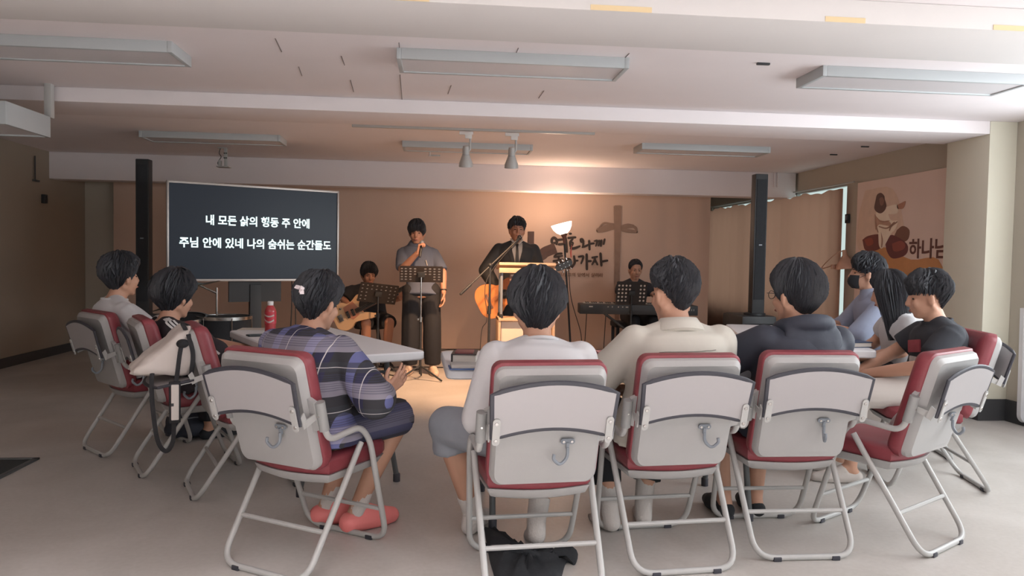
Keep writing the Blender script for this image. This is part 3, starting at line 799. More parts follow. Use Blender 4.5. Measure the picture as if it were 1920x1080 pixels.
    return t


CH0 = make_chair(); _used = []
def chair(x, y, deg, label, hook=0, tablet_up=0):
    t = CH0 if not _used else copy_tree(CH0)
    _used.append(t)
    t.location = (x, y, 0); t.rotation_euler = (0, 0, -math.radians(deg)); t['label'] = label
    t['hk'] = hook
    if tablet_up:
        child(t, 'tablet')[0].rotation_euler = (tablet_up, 0, 0)
    return t
CHAIRS = [
    dict(x=-.51, y=3.13, deg=32, label='folding chair at front left that carries the woman in the plaid shirt', hook=-75),
    dict(x=.375, y=2.87, deg=-5, label='folding chair at front centre that carries the man in the white shirt', hook=-80),
    dict(x=.955, y=3.09, deg=-5, label='folding chair at front carrying the man in the cream collared shirt', hook=75),
    dict(x=1.52, y=3.2, deg=0, label='folding chair at front carrying the person in the navy hoodie', hook=-20),
    dict(x=2.045, y=3.235, deg=-32, label='empty red folding chair at front right turned towards the right table', hook=-20),
    dict(x=-1.86, y=4.94, deg=47, label='folding chair farthest left, carrying the man in the white shirt by the wall', hook=0),
    dict(x=-1.41, y=4.47, deg=62, label='folding chair at left that carries the person with striped sleeves', hook=0),
    dict(x=-1.0, y=4.06, deg=66, label='empty folding chair at left, tablet raised, with a white bag on it', hook=0, up=1),
    dict(x=2.74, y=3.98, deg=-76, label='folding chair at right that carries the boy in the dark print shirt', hook=0),
    dict(x=2.99, y=4.62, deg=-76, label='folding chair at right that carries the long-haired girl', hook=0),
    dict(x=3.2, y=5.26, deg=-78, label='folding chair at right that carries the masked man', hook=0)]
for c in CHAIRS:
    ch = chair(c['x'], c['y'], c['deg'], c['label'], c['hook'])
    del ch['hk']
    for hk in child(ch, 'hook'):
        for a in child(hk, 'hook_arm'): a.rotation_euler = (0, 0, math.radians(c['hook']))
    if c.get('up'):
        tb = child(ch, 'tablet')[0]; tb.rotation_euler = (-math.radians(78) if False else math.radians(90 - 6) + TILT * 0, 0, 0); UPCH = ch; tb.location = (0, -.27, .615)

# ================================================================ PEOPLE
M['skin'] = material('skin', (196, 150, 126), .55, var=.06, scale=20)
M['skin_warm'] = material('skin_warm', (186, 136, 112), .55, var=.06, scale=20)
M['hair'] = material('black_hair', (47, 48, 53), .5, var=.35, scale=60, stretch=(1, 1, .15), bump=.2, bscale=160, spec=.35)
M['eye'] = material('eye_dark', (48, 40, 38), .3)
M['lip'] = material('lip', (158, 98, 90), .5)
M['white_tee'] = material('white_cotton', (202, 201, 203), .9, var=.03, bump=.25, bscale=14)
M['cream_shirt'] = material('cream_cotton', (199, 194, 184), .9, var=.05, bump=.3, bscale=12)
M['navy'] = material('navy_nylon', (52, 56, 68), .7, var=.12, bump=.3, bscale=14)
M['grey_short'] = material('grey_jersey', (142, 146, 154), .95, var=.08, scale=30, bump=.3, bscale=16)
M['light_blue'] = material('pale_blue_cotton', (156, 164, 186), .9, var=.05, bump=.3, bscale=14)
M['slate_shirt'] = material('slate_cotton', (84, 92, 110), .9, var=.06, bump=.3, bscale=16)
M['dark_tee'] = material('charcoal_tee', (52, 54, 60), .9, var=.1, bump=.3, bscale=14)
M['black_trousers'] = material('black_trousers', (34, 35, 40), .85, var=.1, bump=.35, bscale=12)
M['suit'] = material('black_suit', (44, 46, 50), .75, var=.08, bump=.25, bscale=12)
M['white_cloth'] = material('off_white_cotton', (198, 190, 184), .9, var=.04, bump=.3, bscale=12)
M['sock'] = material('white_sock', (206, 200, 196), .95, var=.04, scale=40, bump=.3, bscale=120)
M['clog'] = material('coral_clog', (238, 134, 132), .55)
M['beige_shoe'] = material('beige_shoe', (214, 188, 168), .7)


def node_pattern(name, rough=.9):
    m = bpy.data.materials.new(name); m.use_nodes = True; nt = m.node_tree; N = nt.nodes; L = nt.links
    b = N['Principled BSDF']; b.inputs['Roughness'].default_value = rough; b.inputs['Specular IOR Level'].default_value = .25
    tc = N.new('ShaderNodeTexCoord'); sp = N.new('ShaderNodeSeparateXYZ'); L.new(tc.outputs['Object'], sp.inputs[0])
    def op(o, a, c=None, d=None):
        n = N.new('ShaderNodeMath'); n.operation = o
        for i, v in enumerate((a, c, d)):
            if v is None: continue
            if isinstance(v, (int, float)): n.inputs[i].default_value = v
            else: L.new(v, n.inputs[i])
        return n.outputs[0]
    def mix(f, a, c):
        n = N.new('ShaderNodeMix'); n.data_type = 'RGBA'
        if isinstance(f, (int, float)): n.inputs[0].default_value = f
        else: L.new(f, n.inputs[0])
        for i, v in ((6, a), (7, c)):
            if isinstance(v, tuple): n.inputs[i].default_value = v
            else: L.new(v, n.inputs[i])
        return n.outputs[2]
    return m, b, sp, op, mix, L


def plaid(nm='plaid_cotton', dark=1):
    m, b, sp, op, mix, L = node_pattern(nm)
    x, z = sp.outputs['X'], sp.outputs['Z']
    P = .17
    def band(c, off, w, per=P):
        f = op('FRACT', op('DIVIDE', op('ADD', c, 5 * per + off), per)); return op('LESS_THAN', f, w)
    base = srgb(58, 58, 62)
    c = mix(band(x, .0, .24), base, srgb(104, 108, 152))
    c = mix(band(x, -.05, .30), c, srgb(54, 54, 78))
    hz = op('MULTIPLY', band(z, .02, .34), .40)
    c = mix(hz, c, srgb(196, 190, 206))
    c = mix(op('MULTIPLY', band(z, -.075, .22), .7), c, srgb(64, 66, 72))
    fine = op('MULTIPLY', op('MULTIPLY', band(z, .0, .55, .0085), band(z, .0, .4)), .45)
    c = mix(fine, c, srgb(70, 70, 92))
    c = mix(op('MULTIPLY', band(x, -.08, .02), .9), c, srgb(206, 202, 200))
    c = mix(op('MULTIPLY', band(z, .08, .016), .9), c, srgb(206, 202, 200))
    if dark < 1: c = mix(1 - dark, c, srgb(58, 57, 62))
    L.new(c, b.inputs['Base Color']); return m


def tracksuit():
    m, b, sp, op, mix, L = node_pattern('track_jacket', .7)
    x, y, z = (sp.outputs[k] for k in 'XYZ')
    ax = op('ABSOLUTE', x)
    f = op('FRACT', op('DIVIDE', op('ADD', y, 1.0), .021)); st = op('LESS_THAN', f, .5)
    rng = op('MULTIPLY', op('GREATER_THAN', y, -.052), op('LESS_THAN', y, .009))
    msk = op('MULTIPLY', op('MULTIPLY', op('MULTIPLY', st, rng), op('GREATER_THAN', ax, .12)), op('GREATER_THAN', z, .70))
    L.new(mix(msk, srgb(48, 44, 48), srgb(214, 212, 212)), b.inputs['Base Color']); return m


M['plaid'] = plaid(); M['plaid_dark'] = plaid('plaid_cotton_dark', .35); M['track'] = tracksuit()


def make_hand(mb, wrist, d, palm_n, k=1.0, curl=.5, thumb=1, spread=.08):
    """palm, four unequal bent fingers, a thumb from the side of the palm. d: wrist->knuckles, palm_n: the way the palm faces"""
    d = V(d).normalized(); n = V(palm_n); n = (n - d * n.dot(d)).normalized(); s = n.cross(d) * thumb   # s: towards the thumb
    wrist = V(wrist)
    kn = wrist + d * .088 * k
    for i in range(4):
        o = s * ((1.5 - i) * .0185 * k)
        mb.cap(wrist + o * .55 + d * .012 * k, kn + o - n * .002 * (abs(i - 1.5)), .014 * k, .0118 * k, 8)
    ln = [.072, .08, .074, .058]
    for i in range(4):
        p = kn + s * ((1.5 - i) * .0195 * k); dd = (d + s * ((1.5 - i) * spread)).normalized(); nn = n; L = ln[i] * k
        for j, (fr, r) in enumerate(((.45, .0095), (.31, .0085), (.24, .0075))):
            a = curl * (.75 if j == 0 else 1.0) * (1 + .06 * i)
            dd2 = (dd * math.cos(a) + nn * math.sin(a)).normalized(); nn = (nn * math.cos(a) - dd * math.sin(a)).normalized(); dd = dd2
            q = p + dd * L * fr; mb.cap(p, q, r * k, r * k * .92, 8); p = q
    b = wrist + d * .022 * k + s * .022 * k; t1 = b + (d * .55 + s * .75 + n * .35).normalized() * .04 * k
    mb.cap(b, t1, .0145 * k, .0115 * k, 8); t2 = t1 + (d * .9 + s * .25 + n * (.3 + curl * .4)).normalized() * .03 * k; mb.cap(t1, t2, .0108 * k, .0098 * k, 8)
    t3 = t2 + (d * .9 - s * .1 + n * (.3 + curl * .6)).normalized() * .024 * k; mb.cap(t2, t3, .0095 * k, .0082 * k, 8)


def hairdo(c, R, k, style, seed):
    """solid cap of hair over the skull plus a few hundred pointed locks lying on it"""
    g = random.Random(seed); m = MB()
    rx, ry, rz = .086 * k + style.get('vol', .010), .106 * k + style.get('vol', .010), .112 * k + style.get('vol', .010) * 1.1
    oc = V((0, -.012, .030)) * k
    F, Sd, B = style.get('front', .045), style.get('side', -.02), style.get('back', -.085)
    long_ = style.get('long', 0)
    def lim(az):   # az 0 = front
        f = (math.cos(az) + 1) / 2
        if f > .5:
            t = (f - .5) * 2; t = t * t * (3 - 2 * t); z = Sd * (1 - t) + F * t
        else:
            t = (.5 - f) * 2; t = t * t * (3 - 2 * t); z = Sd * (1 - t) + B * t
        return z * k - oc.z
    def pt(az, s, lift=0, wob=0):
        z_end = lim(az); th_end = math.acos(max(-.97, min(.97, z_end / rz)))
        if long_ and math.cos(az) < .70:
            th = min(s * 1.6, 1) * 1.75
            sh = lift
            p = V((math.sin(az) * (rx + sh) * math.sin(th), math.cos(az) * (ry + sh) * math.sin(th), (rz + sh) * math.cos(th)))
            if s > .625:
                q = (s - .625) / .375
                p.z -= q * long_; p.x *= (1 - .12 * q); p.y = p.y * (1 - .25 * q) + style.get('fall', 0) * q
                p.x += wob
            return oc + p
        th = th_end * s
        # thin out towards the nape
        tp = 1 - .16 * max(0, -math.cos(az)) * max(0, s - .55) / .45
        lump = 1 + style.get('lump', .035) * (math.sin(az * 3 + seed) * math.sin(s * 5 + seed * 1.7) + .6 * math.sin(az * 5 - seed * 2.1 + s * 4))
        p = V((math.sin(az + wob) * (rx * tp * lump + lift) * math.sin(th), math.cos(az + wob) * (ry * tp * lump + lift) * math.sin(th), (rz * (1 + (lump - 1) * .5) + lift) * math.cos(th)))
        hq = max(0, min(1, (s - .68) / .32)); hq = hq * hq * (3 - 2 * hq); hg = 1 - hq * (1 - .081 * k / rx) * style.get('hug', 1)
        p.x *= hg; p.y *= hg
        q = max(0, min(1, (-.025 - p.z) / .10)) * style.get('nape', .24)
        p.x *= 1 - q
        if p.y < 0: p.y *= 1 - q * .45
        return oc + p
    na, ns = 40, 14
    rings = []
    for i in range(ns + 1):
        rings.append([R @ pt(2 * PI * j / na, .02 + .98 * i / ns) + c for j in range(na)])
    for i in range(ns, -1, -3):
        ring = []
        for j in range(na):
            q = pt(2 * PI * j / na, .02 + .98 * i / ns); q = oc + (q - oc) * .84
            ring.append(R @ q + c)
        rings.append(ring)
    m.loft(rings)
    nl = style.get('locks', 420); L0 = style.get('len', .32); up = style.get('up', .010); msy = style.get('messy', .35)
    for i in range(nl):
        az = g.uniform(0, 2 * PI); s0 = g.random() ** .7 * (1 - L0 * .5); s1 = min(1.0 + style.get('over', .05), s0 + L0 * g.uniform(.6, 1.3))
        tw = g.gauss(0, msy) * .35 + style.get('swirl', .15); w0 = g.uniform(.005, .010) * k; lf = g.uniform(.3, 1) * up
        P = []
        for q in range(5):
            t = q / 4; s = s0 + (s1 - s0) * t
            P.append(R @ pt(az + tw * t, max(s, .015), lf * (.1 + .9 * math.sin(PI * min(.85, t) )) + style.get('flick', 0) * t * t * g.uniform(.3, 1.2)) + c)
        out = [(p - (c + R @ oc)).normalized() for p in P]
        ws = [w0 * .7, w0, w0 * .95, w0 * .7, .0006]; vs = []; fs = []
        for q in range(5):
            d = (P[min(q + 1, 4)] - P[max(q - 1, 0)]).normalized(); sd = d.cross(out[q]).normalized()
            vs += [P[q] - sd * ws[q] - out[q] * .004, P[q] + out[q] * ws[q] * .45, P[q] + sd * ws[q] - out[q] * .004]
        for q in range(4):
            a = q * 3; fs += [(a, a + 1, a + 4, a + 3), (a + 1, a + 2, a + 5, a + 4), (a + 2, a, a + 3, a + 5)]
        fs += [(0, 2, 1), (12, 13, 14)]
        m.add(vs, fs)
    return m


def person(label, pos, heading, top_px=None, head_top=None, hyaw=None, hpitch=0, hroll=0, k=1.0, hip=.53, shirt=None, pants=None, feet=None, arms=None, legs=None, hair=None, skin='skin', sw=.178, bulge=.05, shirt_len=-.06, sleeve=.5, loose=.012, pants_to=1.0, seed=1, hands=None, neck=1.0, pantloose=.014, sleeve_flare=.012, group=None, name='person', hips=None):
    """joints in the person's own frame: +Y ahead, +X to the right hand; arms/legs = {'L':(elbow, wrist)} / {'L':(knee, ankle, toe dir)}"""
    t = thing(name, label, 'person', (pos[0], pos[1], 0), -math.radians(heading), group)
    Mw = Matrix.Translation(V((pos[0], pos[1], 0))) @ Matrix.Rotation(-math.radians(heading), 4, 'Z'); inv = Mw.inverted()
    HT = inv @ (atD(*top_px) if top_px else V(head_top))
    yaw = -math.radians((hyaw if hyaw is not None else heading) - heading)
    HR = (Matrix.Rotation(yaw, 3, 'Z') @ Matrix.Rotation(math.radians(hpitch), 3, 'X') @ Matrix.Rotation(math.radians(hroll), 3, 'Y'))
    vol = (hair or {}).get('vol', .01)
    hc = HT - V((0, 0, (.030 + .112) * k + vol * 1.1 + .004))          # centre of the skull block
    nb = hc + HR @ V((0, -.035, -.09)) * k * .6 + V((0, -.03, -.072)) * k * neck   # base of the neck
    pel = V(hips) if hips else V((0, -.01, hip))
    # spine
    midp = (pel + nb) / 2 + V((0, -bulge, 0))
    def spine(u): return pel * (1 - u) ** 2 + midp * 2 * u * (1 - u) + nb * u * u
    def tan(u): return ((midp - pel) * (1 - u) + (nb - midp) * u).normalized()
    X = V((1, 0, 0))
    def ring(u, rx, ry, n=20, ext=0):
        c = spine(min(max(u, 0), 1)) + tan(0 if u < 0 else 1) * (u if u < 0 else max(0, u - 1)) * 1.0
        tn = tan(min(max(u, 0), 1)); y = tn.cross(X).normalized(); pts = []
        for j in range(n):
            a = 2 * PI * j / n; ca, sa = math.cos(a), math.sin(a); e = .8
            pts.append(c + X * rx * math.copysign(abs(ca) ** e, ca) + y * ry * math.copysign(abs(sa) ** e, sa))
        return pts
    f = sw / .178
    prof = [(-.09, .13, .085), (0, .165 * f, .11), (.22, .155 * f, .108), (.42, .152 * f, .105), (.62, .168 * f, .112), (.78, .178 * f, .108), (.88, .160 * f, .088), (.95, .10, .066), (1.0, .062 * k, .06 * k)]
    sh = {s: spine(.86) + X * (sgn * sw) + V((0, -.005, -.012)) for s, sgn in (('L', -1), ('R', 1))}
    arms = arms or {}; legs = legs or {}
    b = MB()
    b.loft([ring(u, rx, ry) for u, rx, ry in prof])
    b.cap(nb - V((0, 0, .03)), hc + HR @ V((0, -.018, -.075)) * k, .060 * k, .053 * k, 16)
    # head
    def H(p): return hc + HR @ (V(p) * k)
    b.ell(H((0, -.008, .035)), (.074 * k, .093 * k, .100 * k), HR, 24, 16)
    b.ell(H((0, .022, -.035)), (.061 * k, .066 * k, .082 * k), HR, 20, 14)
    b.ell(H((0, .052, -.092)), (.026 * k, .028 * k, .022 * k), HR)
    for s in (-1, 1):
        b.cap(H((s * .05, -.02, -.055)), H((s * .02, .05, -.098)), .024 * k, .018 * k, 10)
        b.ell(H((s * .036, .062, -.028)), (.024 * k, .022 * k, .026 * k), HR)
        Re = HR @ Matrix.Rotation(s * .35, 3, 'Z')
        b.ell(H((s * .080, -.012, -.012)), (.011 * k, .021 * k, .034 * k), Re); b.ell(H((s * .086, -.016, .004)), (.009 * k, .017 * k, .018 * k), Re)
    b.cap(H((0, .086, .018)), H((0, .103, -.026)), .010 * k, .0145 * k, 10)
    b.ell(H((0, .092, -.030)), (.018 * k, .012 * k, .010 * k), HR)
    b.ell(H((0, .072, .034)), (.042 * k, .016 * k, .012 * k), HR)
    b.ell(H((0, .084, -.062)), (.023 * k, .013 * k, .013 * k), HR)
    # trapezius, arms
    AR = [.052, .044, .036, .027]
    hd = MB(); hd_any = False; armj = {}
    for s, sgn in (('L', -1), ('R', 1)):
        b.cap(nb + V((sgn * .03, 0, -.035)), sh[s] + V((-sgn * .01, 0, -.015)), .036 * k, .042 * k)
        el, wr = arms.get(s, (V((sgn * .25, .04, .70)), V((sgn * .14, .28, .62)))); el, wr = V(el), V(wr); armj[s] = (el, wr)
        b.chain([sh[s] + V((-sgn * .01, 0, -.012)), el], [.046 * k, .040 * k]); b.chain([el, el.lerp(wr, .3), wr], [.041 * k, .040 * k, .027 * k])
        hp = (hands or {}).get(s, {})
        make_hand(hd, wr, hp.get('d', wr - el), hp.get('n', V((-sgn * .6, .1, -.8))), k * hp.get('k', 1), hp.get('curl', .45), hp.get('thumb', 1 if s == 'R' else -1) * -1)
    legj = {}
    for s, sgn in (('L', -1), ('R', 1)):
        hp_ = pel + V((sgn * .09, .0, -.01)); kn, an, td = legs.get(s, ((sgn * .12, .42, .50), (sgn * .12, .42, .085), (0, 1, 0)))
        kn, an, td = V(kn), V(an), V(td).normalized(); legj[s] = (hp_, kn, an, td)
        b.chain([hp_, kn], [.083 * k, .058 * k], 14); cm = kn.lerp(an, .32) + (V((0, -.015, 0)))
        b.chain([kn, cm, an], [.056 * k, .055 * k, .034 * k], 14)
        fl = V((td.x, td.y, 0)); fl = fl.normalized() if fl.length > .01 else V((0, 1, 0))
        heel = an + V((0, 0, -.05)) - fl * .03; ball = heel + td * .16 + V((0, 0, -.008)); toe = heel + td * .215 + V((0, 0, -.012))
        b.cap(an, heel, .034 * k, .032 * k); b.cap(heel, ball, .032 * k, .036 * k); b.cap(ball, toe, .035 * k, .022 * k)
        b.cap(an + td * .01, ball, .033 * k, .03 * k)
    body = link(b.remeshed(.0085, 3, floor=.004, mat=M[skin], name='body'), 'body', t)
    hm = hd.remeshed(.0042, 2, mat=M[skin], name='hands')
    bm = bmesh.new(); bm.from_mesh(body.data); bm.from_mesh(hm); bm.to_mesh(body.data); bm.free(); bpy.data.meshes.remove(hm)
    body.data.polygons.foreach_set('use_smooth', [True] * len(body.data.polygons))
    # face pieces
    for s in (-1, 1):
        e = MB(); e.ell(H((s * .030, .0725, .004)), (.0125 * k, .006 * k, .0052 * k), HR, 12, 8); e.build('eye', M['eye'], t)
        e = MB(); e.cap(H((s * .015, .0875, .027)), H((s * .040, .0755, .030)), .0032 * k, .0026 * k, 8); e.build('eyebrow', M['hair'], t)
    MB().ell(H((0, .0925, -.0645)), (.022 * k, .007 * k, .0075 * k), HR, 14, 8).build('lips', M['lip'], t)
    if hair: hairdo(hc, HR, k, hair, seed).build('hair', M['hair'], t, 50)
    # clothes
    if shirt:
        c = MB(); lo = loose
        pr = [(shirt_len, prof[1][1] + lo * 1.5, prof[1][2] + lo * 1.5)] + [(u, rx + lo, ry + lo * .9) for u, rx, ry in prof[1:6]] + [(.88, .160 * f + lo, .088 + lo), (.945, .108, .074), (.985, .078 * k, .074 * k)]
        if shirt.get('low'): pr = pr[:-1]
        c.loft([ring(u, rx, ry, 28) for u, rx, ry in pr])
        for s, sgn in (('L', -1), ('R', 1)):
            el, wr = armj[s]
            c.cap(nb + V((sgn * .035, 0, -.03)), sh[s] + V((-sgn * .012, 0, -.012)), .052 * k + lo * .35, .050 * k + lo * .5)
            sl = shirt.get('sleeve', sleeve)
            r0, r1 = .053 * k + lo * .75, .046 * k + lo + sleeve_flare
            if sl <= 1:
                e = sh[s].lerp(el, sl); c.ell(sh[s] + V((-sgn * .01, 0, -.01)), (r0,) * 3)
                c.tube([sh[s], sh[s].lerp(e, .5), e], [r0, (r0 + r1) / 2 + .004, r1], 18)
            else:
                c.chain([sh[s], el], [r0, r1], 16); e = el.lerp(wr, sl - 1); c.tube([el, el.lerp(e, .5), e], [r1, r1 * .96, (.034 * k + lo + sleeve_flare * .5)], 16)
        if shirt.get('hood'):
            hd_ = MB(); nk = spine(.99); hd_.tube([nk + V((.098 * math.cos(a), .092 * math.sin(a) - .012, .0 + .03 * math.sin(a) * -1)) for a in [2 * PI * j / 24 for j in range(24)]], [(.034, .036)] * 24, 10, closed=True); hd_.ell(spine(.90) + V((.01, -.085, -.005)), (.135, .034, .10), Matrix.Rotation(-.35, 3, 'X')); hd_.ell(spine(.84) + V((.02, -.105, -.02)), (.085, .026, .09), Matrix.Rotation(-.2, 3, 'X') @ Matrix.Rotation(.25, 3, 'Y'))
            link(hd_.remeshed(.009, 5, .006, 17, seed + 9, mat=M[shirt['m']], name='hood'), 'hood', t)
        me = c.remeshed(shirt.get('vox', .0095), 9, shirt.get('wr', .0035), shirt.get('fq', 13), seed, mat=M[shirt['m']], name='shirt')
        so = link(me, shirt.get('name', 'shirt'), t)
        if shirt.get('collar'):
            q = MB(); tn = tan(1); y = tn.cross(X)
            def cr(rx, ry, dz, tilt): return [spine(1) + tn * (dz + tilt * math.sin(a)) + X * rx * math.cos(a) + y * ry * math.sin(a) for a in [2 * PI * j / 28 for j in range(28)]]
            # outer fall, top fold, inner band
            q.loft([cr(.120, .104, -.040, -.014), cr(.102, .092, -.008, -.008), cr(.076 * k, .072 * k, .030, .006), cr(.070 * k, .066 * k, .031, .006), cr(.066 * k, .063 * k, -.02, 0), cr(.108, .094, -.050, -.014)], caps=False, closed=True)
            q.build('collar', M[shirt['m']], t, 60)
        if shirt.get('crew'):
            tn = tan(1); y = tn.cross(X)
            MB().tube([spine(.985) + X * .076 * k * math.cos(a) + y * .073 * k * math.sin(a) for a in [2 * PI * j / 32 for j in range(32)]], .008, 8, closed=True).build('neckband', M[shirt['m']], t)
    if pants:
        c = MB(); c.loft([ring(u, rx, ry, 24) for u, rx, ry in ((-.085, .14, .095), (0, .17 * f, .118), (.16, .165 * f, .115), (.24, .158 * f, .108))])
        for s in 'LR':
            hp_, kn, an, td = legj[s]; pl_ = pantloose
            to = pants.get('to', pants_to)
            c.ell(hp_, (.09 * k + pl_,) * 3)
            if to <= 1:
                e = hp_.lerp(kn, to); c.tube([hp_, hp_.lerp(e, .5), e], [.086 * k + pl_, .076 * k + pl_ * 1.3, .064 * k + pl_ * 1.8], 18)
            else:
                c.chain([hp_, kn], [.086 * k + pl_, .062 * k + pl_ * 1.2], 16)
                e = kn.lerp(an, to - 1); c.tube([kn, kn.lerp(e, .5), e], [.062 * k + pl_ * 1.2, .058 * k + pl_ * 1.3, pants.get('hem', .05 * k + pl_ * 1.3)], 18)
        link(c.remeshed(.0105, 3, pants.get('wr', .004), 12, seed + 3, floor=.006, mat=M[pants['m']], name=pants.get('name', 'trousers')), pants.get('name', 'trousers'), t)
    if feet:
        for s in 'LR':
            hp_, kn, an, td = legj[s]; c = MB()
            fl = V((td.x, td.y, 0)); fl = fl.normalized() if fl.length > .01 else V((0, 1, 0))
            heel = an + V((0, 0, -.05)) - fl * .03; ball = heel + td * .16 + V((0, 0, -.008)); toe = heel + td * .215 + V((0, 0, -.012))
            g_ = feet.get('g', .005)
            if feet['kind'] == 'sock':
                e = an.lerp(kn, feet.get('h', .28)); c.tube([an, e], [.036 * k + g_, .042 * k + g_], 14); c.cap(an, heel, .036 * k + g_, .034 * k + g_)
            c.cap(heel, ball, .034 * k + g_, .038 * k + g_); c.cap(ball, toe, .037 * k + g_, .024 * k + g_)
            if feet['kind'] != 'clog' or True: c.cap(an + td * .035 - V((0, 0, .015)), ball, .03 * k + g_, .03 * k + g_)
            link(c.remeshed(.007, 3, floor=.003 if feet['kind'] != 'sock' else .003, mat=M[feet['m']], name=feet['kind']), {'sock': 'sock', 'clog': 'clog', 'shoe': 'shoe'}[feet['kind']], t)
            if feet.get('sock'):
                MB().tube([an + V((0, 0, -.02)), an.lerp(kn, .2)], [.040 * k, .041 * k], 14).build('sock', M['sock'], t)
    return dict(root=t, H=H, HR=HR, hc=hc, nb=nb, sh=sh, arm=armj, leg=legj, spine=spine, tan=tan, ring=ring, inv=inv, k=k)


SHORT = dict(front=.05, side=-.005, back=-.085, vol=.016, locks=520, len=.34, up=.014, over=.08, messy=.75, lump=.045)
# ---- audience
A1 = person('man in a white short-sleeved shirt sitting farthest left against the dark wall', (-1.88, 4.93), 50, (229, 470, 4.76), hyaw=34, hpitch=3, shirt=dict(m='white_tee', crew=1, sleeve=.62), pants=dict(m='black_trousers', to=1.9), feet=dict(kind='shoe', m='black_cloth'), hair=dict(SHORT, back=-.07, vol=.022, messy=.7), seed=11, arms={'L': ((-.24, .06, .70), (-.12, .3, .6)), 'R': ((.25, .04, .70), (.12, .3, .6))}, loose=.016)
A2 = person('person in a dark track jacket with three white stripes on the shoulder', (-1.40, 4.47), 62, (330, 501, 4.36), hyaw=32, hpitch=-6, shirt=dict(m='track', sleeve=1.12, wr=.004), pants=dict(m='black_trousers', to=1.9), feet=dict(kind='shoe', m='black_cloth'), hair=dict(SHORT, side=-.045, back=-.09, vol=.026, messy=.5), seed=12, arms={'L': ((-.22, .10, .68), (-.05, .36, .64)), 'R': ((.24, .08, .67), (.07, .39, .645))}, hands={'L': dict(n=(.5, 0, -.8), curl=.3), 'R': dict(n=(-.5, 0, -.8), curl=.3)}, loose=.02)
A3 = person('woman with black hair and white hair clip in a plaid shirt dress, hands mid-clap', (-.50, 3.14), 34, (600, 505, 3.30), hyaw=33, hpitch=-12, k=.93, shirt=dict(m='plaid', sleeve=1.55, wr=.004, shirt_len=-.1), pants=dict(m='plaid_dark', to=1.0, name='skirt', wr=.003), feet=dict(kind='clog', m='clog', sock=1, g=.016), hair=dict(front=.05, side=-.01, back=-.085, vol=.016, locks=560, len=.45, up=.014, over=.06, messy=.8, lump=.05), seed=13, sw=.192, loose=.024, bulge=.075,
    arms={'L': ((-.25, .08, .68), (-.06, .28, .66)), 'R': ((.268, .06, .645), (.13, .315, .625))}, hands={'L': dict(n=(1, .1, 0), d=(.5, .8, .1), curl=.2), 'R': dict(n=(-.75, .35, .2), d=(.18, .7, .55), curl=.18)},
    legs={'L': ((-.10, .40, .50), (-.17, .27, .095), (.65, .8, 0)), 'R': ((.13, .42, .50), (.0, .27, .095), (.35, 1, 0))})
A4 = person('man in a white shirt and grey shorts seen from behind at front centre', (.385, 2.90), -4, (1007, 497, 3.02), hyaw=1, hpitch=-4, k=1.02, shirt=dict(m='white_tee', crew=1, sleeve=1.12, wr=.0045, fq=10), pants=dict(m='grey_short', to=1.24, hem=.092), feet=dict(kind='sock', m='sock', h=.22), hair=dict(SHORT, side=-.045, back=-.105, vol=.020, locks=760, len=.34, up=.013, messy=.8, nape=.26), seed=14, sw=.168, loose=.022, sleeve_flare=.006,
    arms={'L': ((-.215, .02, .60), (-.18, .24, .54)), 'R': ((.215, .03, .66), (.12, .30, .60))},
    legs={'L': ((-.315, .34, .505), (-.19, .44, .085), (.45, .9, 0)), 'R': ((.16, .42, .50), (.06, .24, .11), (.1, 1, -.35))})
A5 = person('man in a cream collared shirt with a visible ear seen from behind', (.955, 3.12), -5, (1262, 481, 3.25), hyaw=-20, hpitch=-4, k=1.02, shirt=dict(m='cream_shirt', collar=1, sleeve=1.2, wr=.005, fq=10), pants=dict(m='black_trousers', to=1.75), feet=dict(kind='sock', m='sock', h=.4), hair=dict(front=.05, side=.034, back=-.062, vol=.013, locks=760, len=.24, up=.010, over=.03, messy=.6, nape=.2), seed=15, sw=.188, loose=.028, sleeve_flare=.012,
    arms={'L': ((-.29, .08, .68), (-.10, .33, .62)), 'R': ((.28, .08, .70), (.10, .34, .64))},
    legs={'L': ((-.14, .42, .50), (-.15, .22, .09), (-.1, 1, -.2)), 'R': ((.12, .42, .50), (.03, .27, .09), (.3, 1, -.1))})
A6 = person('person in a navy hooded jacket and thin glasses seen from behind', (1.535, 3.24), -4, (1492, 482, 3.36), hyaw=-22, hpitch=-2, k=1.02, shirt=dict(m='navy', hood=1, sleeve=1.9, wr=.006, fq=11), pants=dict(m='navy', to=1.05), feet=dict(kind='shoe', m='black_cloth'), hair=dict(front=.03, side=-.022, back=-.10, vol=.022, locks=560, len=.5, up=.006, over=.05, messy=.22), seed=16, sw=.172, loose=.03,
    arms={'L': ((-.28, .12, .74), (-.09, .36, .78)), 'R': ((.27, .10, .74), (.10, .36, .78))},
    legs={'L': ((-.13, .42, .50), (-.14, .24, .09), (0, 1, 0)), 'R': ((.12, .42, .50), (.02, .24, .09), (.1, 1, 0))})
A7 = person('man in a pale blue shirt and black face mask at the right table', (3.19, 5.26), -78, (1624, 471, 5.5), hyaw=-66, hpitch=2, shirt=dict(m='light_blue', collar=1, sleeve=1.25, wr=.004), pants=dict(m='black_trousers', to=1.9), feet=dict(kind='shoe', m='black_cloth'), hair=dict(SHORT, front=.04, vol=.018, messy=.7), seed=17, sw=.185, loose=.022,
    arms={'L': ((-.27, .20, .72), (-.13, .40, .775)), 'R': ((.24, .14, .74), (.06, .40, .775))}, hands={'L': dict(d=(.35, .8, .1), n=(.3, 0, -1), curl=.35), 'R': dict(d=(-.3, .8, .1), n=(-.3, 0, -1), curl=.35)})
